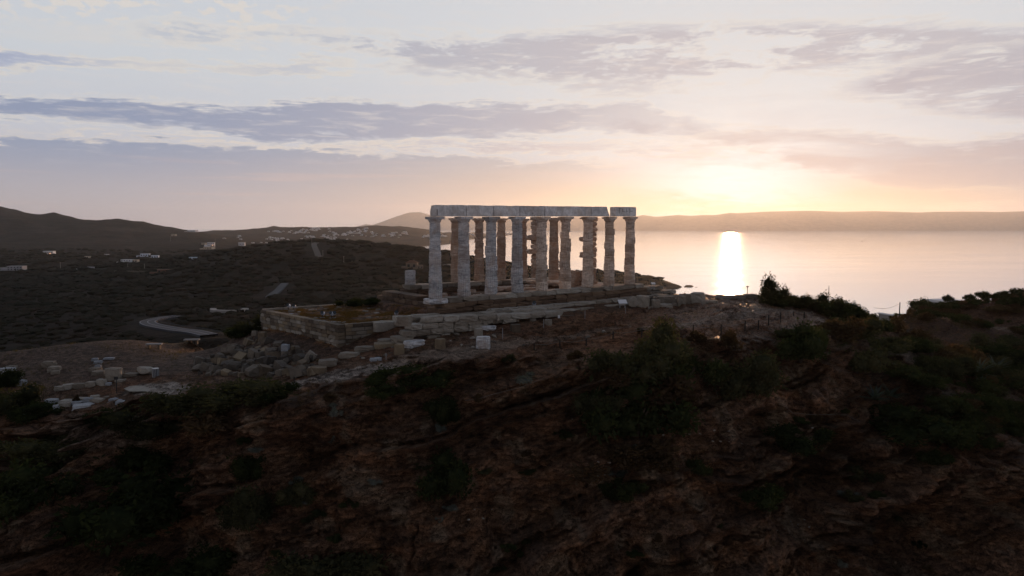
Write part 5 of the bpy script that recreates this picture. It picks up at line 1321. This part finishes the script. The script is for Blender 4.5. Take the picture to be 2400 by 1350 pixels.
# ------------------------------------------------------------------ houses
def house(px, pyb, wpx, hpx, label, wall=M_PAINT, floors=1, roof='flat', rz=.2, wing=True, group=None, lit=None):
    p = G3(px, pyb); k = p.y / F; w = wpx * k; h = hpx * k; dp = w * .6
    t = thing('house', label, 'house', (p.x, p.y, p.z - .3), rz, group); h += .3
    ob('wall', boxm('wall_shape', w, dp, h), wall, t)
    fh = h / floors; nwin = max(2, int(w / 3.2)); wm = boxm('window_shape', w / nwin * .42, .12, fh * .42)
    for fl_ in range(floors):
        for i in range(nwin):
            ob('window', wm, M_GLASS, t, (-w / 2 + (i + .5) * w / nwin, -dp / 2 - .03, fl_ * fh + fh * .35))
    if roof == 'flat':
        ob('parapet', boxm('parapet_shape', w * 1.03, dp * 1.03, h * .08, h), wall, t)
    else:
        bm = bmesh.new(); a, b, c = w * .56, dp * .58, h * .42
        vs = [bm.verts.new(q) for q in ((-a, -b, h), (a, -b, h), (a, b, h), (-a, b, h), (-a * .35, 0, h + c), (a * .35, 0, h + c))]
        for f_ in ((0, 1, 5, 4), (1, 2, 5), (2, 3, 4, 5), (3, 0, 4), (3, 2, 1, 0)): bm.faces.new([vs[i] for i in f_])
        ob('roof', bm_mesh('roof_shape', bm), M_TILE, t); ob('chimney', boxm('chimney_shape', w * .05, w * .05, h * .3, h + c * .4, cx=w * .15), wall, t)
    if wing:
        ob('terrace', boxm('terrace_shape', w * .5, dp * .7, h * .45, cx=-w * .68, cyy=-dp * .1), wall, t)
    ob('door', boxm('door_shape', min(1.1, w * .1), .12, min(2.2, h * .5), cx=w * .06, cyy=-dp / 2 - .02), M_GLASS, t)
    return t
M_DIMW = flat('shaded_tan_plaster', (.17, .13, .10), .85); M_BLUEW = flat('blue_white_plaster', (.62, .70, .80), .7); M_GREYW = flat('grey_plaster', (.30, .30, .32), .8)
HS_ = [(116, 596, 22, 7, 'long white house on its own at the left of the valley', M_PAINT, 1, 'flat'), (40, 633, 34, 9, 'wide grey white villa with stepped terraces at the far left', M_GREYW, 2, 'flat'), (12, 634, 22, 6, 'low wing building beside the grey white villa', M_GREYW, 1, 'flat'),
       (300, 617, 26, 8, 'two storey white house with a tan annex in mid valley', M_PAINT, 2, 'flat'), (318, 616, 14, 7, 'tan annex joined to the two storey white house', M_CREAM, 1, 'flat'), (341, 602, 20, 7, 'bluish white house left of its twin above the valley', M_BLUEW, 1, 'flat'),
       (364, 606, 16, 7, 'bluish white house right of its twin above the valley', M_BLUEW, 1, 'flat'), (453, 608, 16, 5, 'small bluish house on the slope right of the twins', M_BLUEW, 1, 'flat'), (495, 578, 16, 9, 'white stepped house beside the tall pole', M_PAINT, 2, 'flat'),
       (490, 584, 22, 5, 'pale terrace house below the stepped house', M_CREAM, 1, 'flat'), (567, 576, 14, 7, 'white house with two gables right of the pole', M_PAINT, 1, 'flat'), (408, 553, 11, 4, 'small pale house on the ridge slope', M_CREAM, 1, 'flat'), (206, 605, 12, 4, 'little pale hut near the valley middle', M_CREAM, 1, 'flat'),
       (250, 599, 10, 3, 'tiny white hut above the little pale one', M_PAINT, 1, 'flat'), (452, 544, 20, 4, 'long white building on the end of the ridge', M_PAINT, 1, 'flat'), (205, 631, 26, 5, 'low dark roofed farm building in the scrub', M_GREYW, 1, 'flat'), (390, 640, 38, 8, 'long brown building at the end of the valley track', M_TILE, 1, 'flat'),
       (755, 634, 12, 5, 'white roofed shed with posts on the dark hillside', M_PAINT, 1, 'flat'), (966, 630, 26, 14, 'tan house with hipped tile roof behind the column stump', M_DIMW, 1, 'hip'), (984, 632, 14, 10, 'small annex right of the tile roofed house', M_DIMW, 1, 'flat'), (478, 574, 10, 4, 'small hut left of the stepped house', M_CREAM, 1, 'flat')]
M_GLINT = bpy.data.materials.new('sun_glint_glow'); M_GLINT.use_nodes = True; M_GLINT.node_tree.nodes['Principled BSDF'].inputs['Emission Color'].default_value = (1, .42, .16, 1); M_GLINT.node_tree.nodes['Principled BSDF'].inputs['Emission Strength'].default_value = 1.3  # glowing patch added to stand for the sun reflected off a house
for a in HS_: hs_ = house(a[0], a[1], a[2], a[3], a[4], a[5], a[6], a[7], rz=random.uniform(-.3, .4), wing=a[2] > 15); a[0] in (495, 116) and ob('sun_glint', boxm('sun_glint_shape', 2.6, .2, 1.7), M_GLINT, hs_, (3.5, -a[2] * hs_.location.y / F * .3 - .25, 2.2 if a[0] == 495 else .8))
# village across the bay: small houses, walls with dark openings
vm_ = []
for k in range(3):
    bm = bmesh.new(); r_ = random.Random(k)
    for (w, d, h, x, y) in ((1, .8, .55 + .15 * k, 0, 0), (.55, .6, .35, .6, -.15), (.4, .4, .3, -.5, -.2)):
        m_ = Matrix.Translation((x, y, h / 2)) @ Matrix.Diagonal((w, d, h, 1)); bmesh.ops.create_cube(bm, size=1, matrix=m_)
    me = bm_mesh('village_house_shape', bm); me.materials.append(M_PAINT); me.materials.append(M_GLASS)
    bm = bmesh.new(); bm.from_mesh(me)
    for i in range(3):
        res = bmesh.ops.create_cube(bm, size=1, matrix=Matrix.Translation((-.3 + .3 * i, -.41, .28)) @ Matrix.Diagonal((.13, .04, .2, 1)))
        for f_ in {f for v in res['verts'] for f in v.link_faces}: f_.material_index = 1
    bm.to_mesh(me); bm.free(); vm_.append(me)
cl = [(540, 513, 12, 6, 10), (700, 545, 26, 7, 16), (735, 538, 26, 5, 20), (790, 550, 34, 6, 20), (765, 556, 20, 4, 8), (840, 547, 40, 6, 18), (857, 538, 14, 8, 16), (880, 552, 40, 7, 12), (920, 553, 20, 6, 8), (998, 554, 14, 3, 12), (1040, 554, 8, 2, 6),
      (650, 545, 30, 3, 8), (640, 560, 30, 4, 8), (664, 566, 26, 4, 12), (612, 570, 14, 3, 6), (800, 562, 20, 2, 8), (725, 557, 12, 4, 8), (560, 556, 40, 6, 6), (1108, 549, 12, 4, 6), (1190, 549, 8, 1, 5), (940, 548, 30, 5, 8), (635, 558, 12, 2, 5)]
cln = ['high on the far left ridge', 'on the long ridge left of the hill track', 'clustered on the crest left of the hill track', 'behind the top of the hill track', 'just above the dark hill crest', 'in the middle of the far village', 'on the steep knob of the far ridge', 'below the knob of the far ridge',
       'left of the first temple column', 'right behind the first temple column', 'between the first two temple columns', 'below the smooth left crest', 'in the dip left of the dark hill', 'beside the orange sun glint left of the dark hill', 'left of the dark hill foot', 'on the near shore slope', 'beside the poles on the hill crest', 'in the fields left of the dark hill',
       'on the low spit between the columns', 'at the tip of the low spit', 'high under the ridge near the temple', 'in the dip under the smooth crest']
for ci_, (cx_, cy_, sx, sy, n) in enumerate(cl):
    for j in range(n):
        px, py = random.gauss(cx_, sx * .55), random.gauss(cy_, sy * .45)
        if py < 534 or py > 572 or px > 1235: continue
        p = G3(px, py)
        if p.y > 8000 or p.y < 1000: continue
        s = p.y / F * random.uniform(2.4, 5.2)
        o = ob('village_house', vm_[random.randrange(3)], None, None, (p.x, p.y, p.z - .3), (0, 0, random.uniform(-.5, .5)), (s, s, s * .9))
        tag(o, ('larger' if s > p.y / F * 3.8 else 'tiny') + ' white village house ' + cln[ci_], 'house', 'white houses of the far village')
# white roof and hut beyond the right saddle
def roofed(px, pyb, wpx, hpx, d, label):
    p = P(px, pyb, d); k = d / F; t = thing('roof_shelter', label, 'building', (p.x, p.y, p.z - 3), .25)
    ob('wall', boxm('wall_shape', wpx * k * .92, 4, 3.0 + hpx * k * .4), M_PALE, t); ob('roof', boxm('roof_shape', wpx * k, 4.6, hpx * k * .5, 3.0 + hpx * k * .4), M_PAINT, t)
roofed(2222, 712, 62, 10, 118, 'long low building with a white roof behind the right skyline'); roofed(2086, 740, 12, 4, 112, 'small pale hut roof in the saddle'), 
# stone cladded crate behind the fence
p = ground(1834, 713); t = thing('wooden_crate', 'small slatted box beside the dark bushes on the brink', 'box', (p.x, p.y, p.z))
ob('body', boxm('crate_shape', .55, .5, .42, bevel=.02), M_CREAM, t)
for j in range(4): ob('slat', boxm('slat_shape', .57, .02, .07), M_WOOD, t, (0, -.27, .03 + j * .105))

# ------------------------------------------------------------------ poles
def pole(px, pyb, hpx, label, far=True, d=None, r=.12, arm=True, m=M_PALE, group=None):
    p = G3(px, pyb) if far else (ground(px, pyb) if d is None else P(px, pyb, d)); k = p.y / F; h = hpx * k
    t = thing('utility_pole' if arm else 'thin_pole', label, 'pole', p, 0, group)
    ob('shaft', cylm('shaft_shape', r, h + (1 if not far else 2), 6, r * .6, z0=-(1 if not far else 2)), m, t)
    if arm: ob('crossarm', boxm('crossarm_shape', h * .16, .12, .12), m, t, (0, 0, h * .93))
    return t
for px, py, h, lb in ((731, 574, 22, 'tall pole at the top of the hill track'), (757, 604, 17, 'pole at the bend of the hill track'), (806, 622, 22, 'pole standing in the dark scrub right of the hill track'), (825, 619, 8, 'short pole farthest right on the dark hillside'),
                      (505, 586, 26, 'pole in front of the stepped white house'), (142, 632, 17, 'pole in the scrub at the left of the valley'), (300, 632, 14, 'pole below the two storey house'), (339, 634, 16, 'pole right of the two storey house'), (400, 566, 12, 'small pole under the ridge'), (742, 562, 14, 'second pole on the hill crest')):
    pole(px, py, h, lb, r=.22)
pole(1751, 702, 31, 'thin dark pole with cross pieces rising in front of the sea glare', False, arm=True, r=.05, m=M_DARKM)
pole(1942, 700, 30, 'thin mast rising out of the bushes on the brink', False, d=74, arm=False, r=.045, m=M_DARKM)
pole(2108, 740, 32, 'bare pole standing in the saddle against the sea', False, d=104, arm=False, r=.09, m=M_DARKM)
for a, b in (((2048, 721), (2108, 712)),):
    pa, pb = P(a[0], a[1], 90), P(b[0], b[1], 104)
    tag(ob('overhead_cable', tube('cable_shape', [pa + (pb - pa) * q - Vector((0, 0, .35 * math.sin(math.pi * q))) for q in np.linspace(0, 1, 9)], .02, 4), M_DARKM), 'thin sagging cable running to the saddle pole', 'cable')

# ------------------------------------------------------------------ fence posts, rods, lamps, benches, signs
posts = [(690, 903, 19), (785, 902, 18), (856, 890, 16), (1102, 858, 24), (1252, 823, 18), (1312, 816, 18), (1374, 811, 18), (1437, 797, 20), (1504, 790, 20), (1625, 784, 22), (1690, 784, 24), (1746, 777, 26), (1777, 777, 26), (1801, 764, 26), (1829, 757, 24), (1860, 742, 14), (1885, 744, 14), (1903, 737, 8)]
fr = thing('cliff_fence', 'low fence of dark timber posts and rope along the cliff path', 'fence', ground(1300, 816))
tops = []
for px, py, h in posts:
    p = ground(px, py); hh = h * p.y / F
    ob('post', cylm('post_shape', .05, hh + .3, 7, z0=-.3), M_WOOD, fr, Vector((p.x, p.y, p.z)) - fr.location); tops.append(Vector((p.x, p.y, p.z + hh * .85)) - fr.location)
for a, b in zip(tops[:-1], tops[1:]):
    if (b - a).length < 16 and a.x > -4: ob('rope', tube('rope_shape', [a + (b - a) * q - Vector((0, 0, .10 * math.sin(math.pi * q))) for q in np.linspace(0, 1, 7)], .014, 4), M_ROPE, fr)
rods = [(905, 853, 26), (1178, 795, 27), (1274, 770, 22), (1371, 748, 20), (1466, 735, 18), (1000, 840, 12), (1818, 700, 10), (1890, 716, 12)]
for px, py, h in rods:
    p = ground(px, py); t = tag(ob('marker_rod', cylm('rod_shape', .018, h * p.y / F, 5), M_METAL, None, p), 'thin metal rod marking the edge of the lawn before the temple', 'rod', 'rods of the lawn barrier')
def floodlight(px, py, label):
    p = ground(px, py) ; t = thing('floodlight', label, 'floodlight', p, random.uniform(-.5, .5), 'floodlights around the temple')
    ob('base', boxm('base_shape', .34, .30, .06), M_PALE, t); ob('bracket', boxm('bracket_shape', .06, .06, .26, .05), M_DARKM, t)
    hd = ob('lamp_head', cylm('head_shape', .16, .26, 14, .13, z0=-.13), M_LAMP, t, (0, 0, .40), (1.1, 0, 0))
    ob('lens', cylm('lens_shape', .14, .01, 14, z0=.13), M_GLASS, hd)
for px, py, lb in ((676, 727, 'leftmost floodlight near the far edge of the terrace grass'), (689, 728, 'floodlight paired with the leftmost one on the terrace'), (756, 746, 'left floodlight of the front group on the terrace'), (777, 747, 'middle floodlight of the front group on the terrace'),
                   (783, 746, 'right floodlight of the front group on the terrace'), (929, 745, 'floodlight beside the small blocks at the platform corner'), (1127, 730, 'floodlight behind the terrace wall below the third column'), (1252, 722, 'floodlight on the ledge stones below the fifth column')):
    floodlight(px, py, lb)
for px, py, lb in ((682, 737, 'flat white plate lying under the leftmost floodlights'), (695, 738, 'flat white plate beside the floodlight pair'), (755, 753, 'flat white plate in front of the front floodlights'), (781, 756, 'white plate at the edge of the ashlar wall')):
    stone(px, py, 13, 2, B_WHITE, lb, 'plate', 'white_plate', depth=.3, sink=.03)
def bench(px, pyb, wpx, label, rz=.1):
    p = ground(px, pyb); k = p.y / F; w = wpx * k; t = thing('stone_bench', label, 'bench', p, rz, 'stone benches along the gravel court')
    ob('seat', boxm('seat_shape', w, .48, .12, .38, .02), M_PALE, t)
    for q in (-.32, .32): ob('leg', boxm('leg_shape', .16, .40, .38), M_WALL, t, (w * q, 0, 0))
for a in ((362, 819, 36, 'long stone bench at the far side of the court, left one'), (450, 809, 35, 'long stone bench at the far side of the court, right one'), (364, 799, 24, 'short pale bench behind the left long bench'), (472, 789, 22, 'short pale bench nearest the hairpin road')): bench(*a)
for px, py, w, h, lb in ((545, 779, 18, 6, 'pale oval boulder between court and ashlar wall, left one'), (573, 780, 22, 6, 'pale oval boulder between court and ashlar wall, right one'), (569, 786, 26, 7, 'grey flat boulder just below the right oval one')): stone(px, py, w, h, B_BLDW, lb, 'boulder', 'boulder')
p = ground(365, 884); t = thing('litter_bin', 'cylindrical slatted litter bin beside the round boulder', 'litter bin', p)
ob('drum', cylm('bin_shape', .19, .52, 14, .21, z0=.06), M_DARKM, t); ob('rim', cylm('rim_shape', .225, .04, 14, z0=.57), M_METAL, t); ob('foot', cylm('foot_shape', .23, .05, 14), M_PALE, t)
for j in range(12):
    a = j * math.tau / 12; ob('slat', boxm('slat_shape', .05, .015, .48, .08), M_METAL, t, (.212 * math.cos(a), .212 * math.sin(a), 0), (0, 0, a + math.pi / 2))
def panel(px, pyb, wpx, hp_, label, m=M_PAINT, far=False, legs=True, tilt=-.9, d=None):
    p = ground(px, pyb) if d is None else P(px, pyb, d); k = p.y / F; t = thing('info_panel', label, 'information panel', p, .25)
    b = ob('board', boxm('board_shape', wpx * k, .035, wpx * k * .62, -wpx * k * .31), m, t, (0, 0, hp_ * k), (tilt, 0, 0)); ob('frame', boxm('frame_shape', wpx * k * 1.04, .03, wpx * k * .66, -wpx * k * .33), M_METAL, b, (0, .03, 0))
    for q in (-.3, .3): ob('leg', boxm('leg_shape', .04, .04, hp_ * k), M_METAL, t, (wpx * k * q, .05, 0))
panel(1459, 722, 21, 15, 'tilted white information panel in front of the ledge stones'); panel(1531, 678, 10, 14, 'small white panel at the seaward corner of the platform', d=66)
p = ground(274, 925); t = thing('sign_post', 'thin dark sign post beside the track', 'sign post', p)
ob('shaft', cylm('shaft_shape', .03, 1.15, 6), M_DARKM, t); ob('plate', boxm('plate_shape', .26, .03, .2, 1.0), M_DARKM, t, (0, -.03, 0))
for px, py, lb in ((480, 795, 'small white marker stone in the grass beyond the court'), (1310, 749, 'small white number marker on the dark lawn'), (1018, 855, 'tiny white marker on the brow bush')):
    p = ground(px, py); t = thing('marker', lb, 'marker', p); ob('board', boxm('board_shape', .16, .05, .22, .08), M_PAINT, t); ob('peg', boxm('peg_shape', .04, .03, .10), M_DARKM, t)
# person with a lamp-lit coat by the left bushes is only a dark spot with bright points: a coiled reflective hose
pts = [ground(75, 940) + Vector((math.cos(a) * .28 * (1 - a / 12), -math.sin(a) * .1, .12 + a * .09)) for a in np.linspace(0, 6, 18)]
tag(ob('coiled_hose', tube('hose_shape', pts, .025, 5), M_CREAM), 'curled pale hose catching light among the bushes at the left', 'hose')
def hose(pl, label, r=.010):
    pts = [surf(*a) + Vector((0, -.15, .08)) for a in pl]; tag(ob('hose', tube('hose_shape', pts, r, 4), M_ROPE), label, 'hose')
hose([(1085, 940), (1120, 932), (1145, 926), (1175, 920), (1220, 908), (1265, 897), (1310, 886)], 'thin pale hose lying along the upper strata in the centre')
hose([(1660, 860), (1670, 890), (1685, 935), (1705, 970), (1738, 1002)], 'thin pale hose hanging down the cliff near the centre right')
hose([(1835, 957), (1860, 966), (1900, 970), (1950, 968), (1985, 978), (2010, 986)], 'thin pale hose across the ledge above the caves')
# scattered pale chips on the cliff
for k in range(40):
    cx_, cy_ = random.choice(((1380, 985), (1390, 1080), (1420, 1095), (1620, 1010), (1700, 1030), (1120, 1200), (1070, 1210), (1920, 1010), (1850, 1230)))
    p = surf(random.gauss(cx_, 28), random.gauss(cy_, 10)); q = random.uniform(.05, .13)
    o = ob('stone_chip', random.choice(B_PALE)); o.scale = (q, q, q * .6); o.location = p + Vector((0, -.05, .04)); o.rotation_euler = (0, .3, random.uniform(0, 3)); tag(o, 'pale stone chip lying on a ledge of the cliff', 'stone chip', 'pale chips on the cliff')
# small boat, islet
p = PZ(2020, 566, SEA); t = thing('motor_boat', 'tiny boat far out on the calm sea', 'boat', p); k = p.y / F
bm = bmesh.new(); L = 5 * k; b = L * .17
vs = [bm.verts.new(q) for q in ((-L / 2, -b, 0), (L * .25, -b, 0), (L / 2, 0, .1), (L * .25, b, 0), (-L / 2, b, 0), (-L / 2, -b * 1.2, L * .12), (L * .25, -b * 1.2, L * .13), (L * .58, 0, L * .17), (L * .25, b * 1.2, L * .13), (-L / 2, b * 1.2, L * .12))]
for i in range(5): bm.faces.new((vs[i], vs[(i + 1) % 5], vs[5 + (i + 1) % 5], vs[5 + i]))
bm.faces.new(vs[5:]); bm.faces.new(vs[:5][::-1])
ob('hull', bm_mesh('hull_shape', bm), M_DARKM, t); ob('cabin', boxm('cabin_shape', L * .3, b * 1.4, L * .12, L * .12), M_PALE, t); ob('mast', boxm('mast_shape', .3, .3, L * .3, L * .2), M_DARKM, t)
for px, py, w, h, lb in ((1617, 672, 24, 6, 'rocky islet just off the tip of the point'), (1606, 673, 10, 4, 'small rock between the point and the islet'), (1632, 673.5, 8, 2, 'low reef rock beyond the islet')):
    p = PZ(px, py, SEA); k = p.y / F; o = ob('sea_rock', random.choice(_bld).copy(), M_POROS); o.scale = (w * k * .8, w * k * .6, h * k * 1.1); o.location = (p.x, p.y + w * k * .3, SEA); tag(o, lb, 'rock')
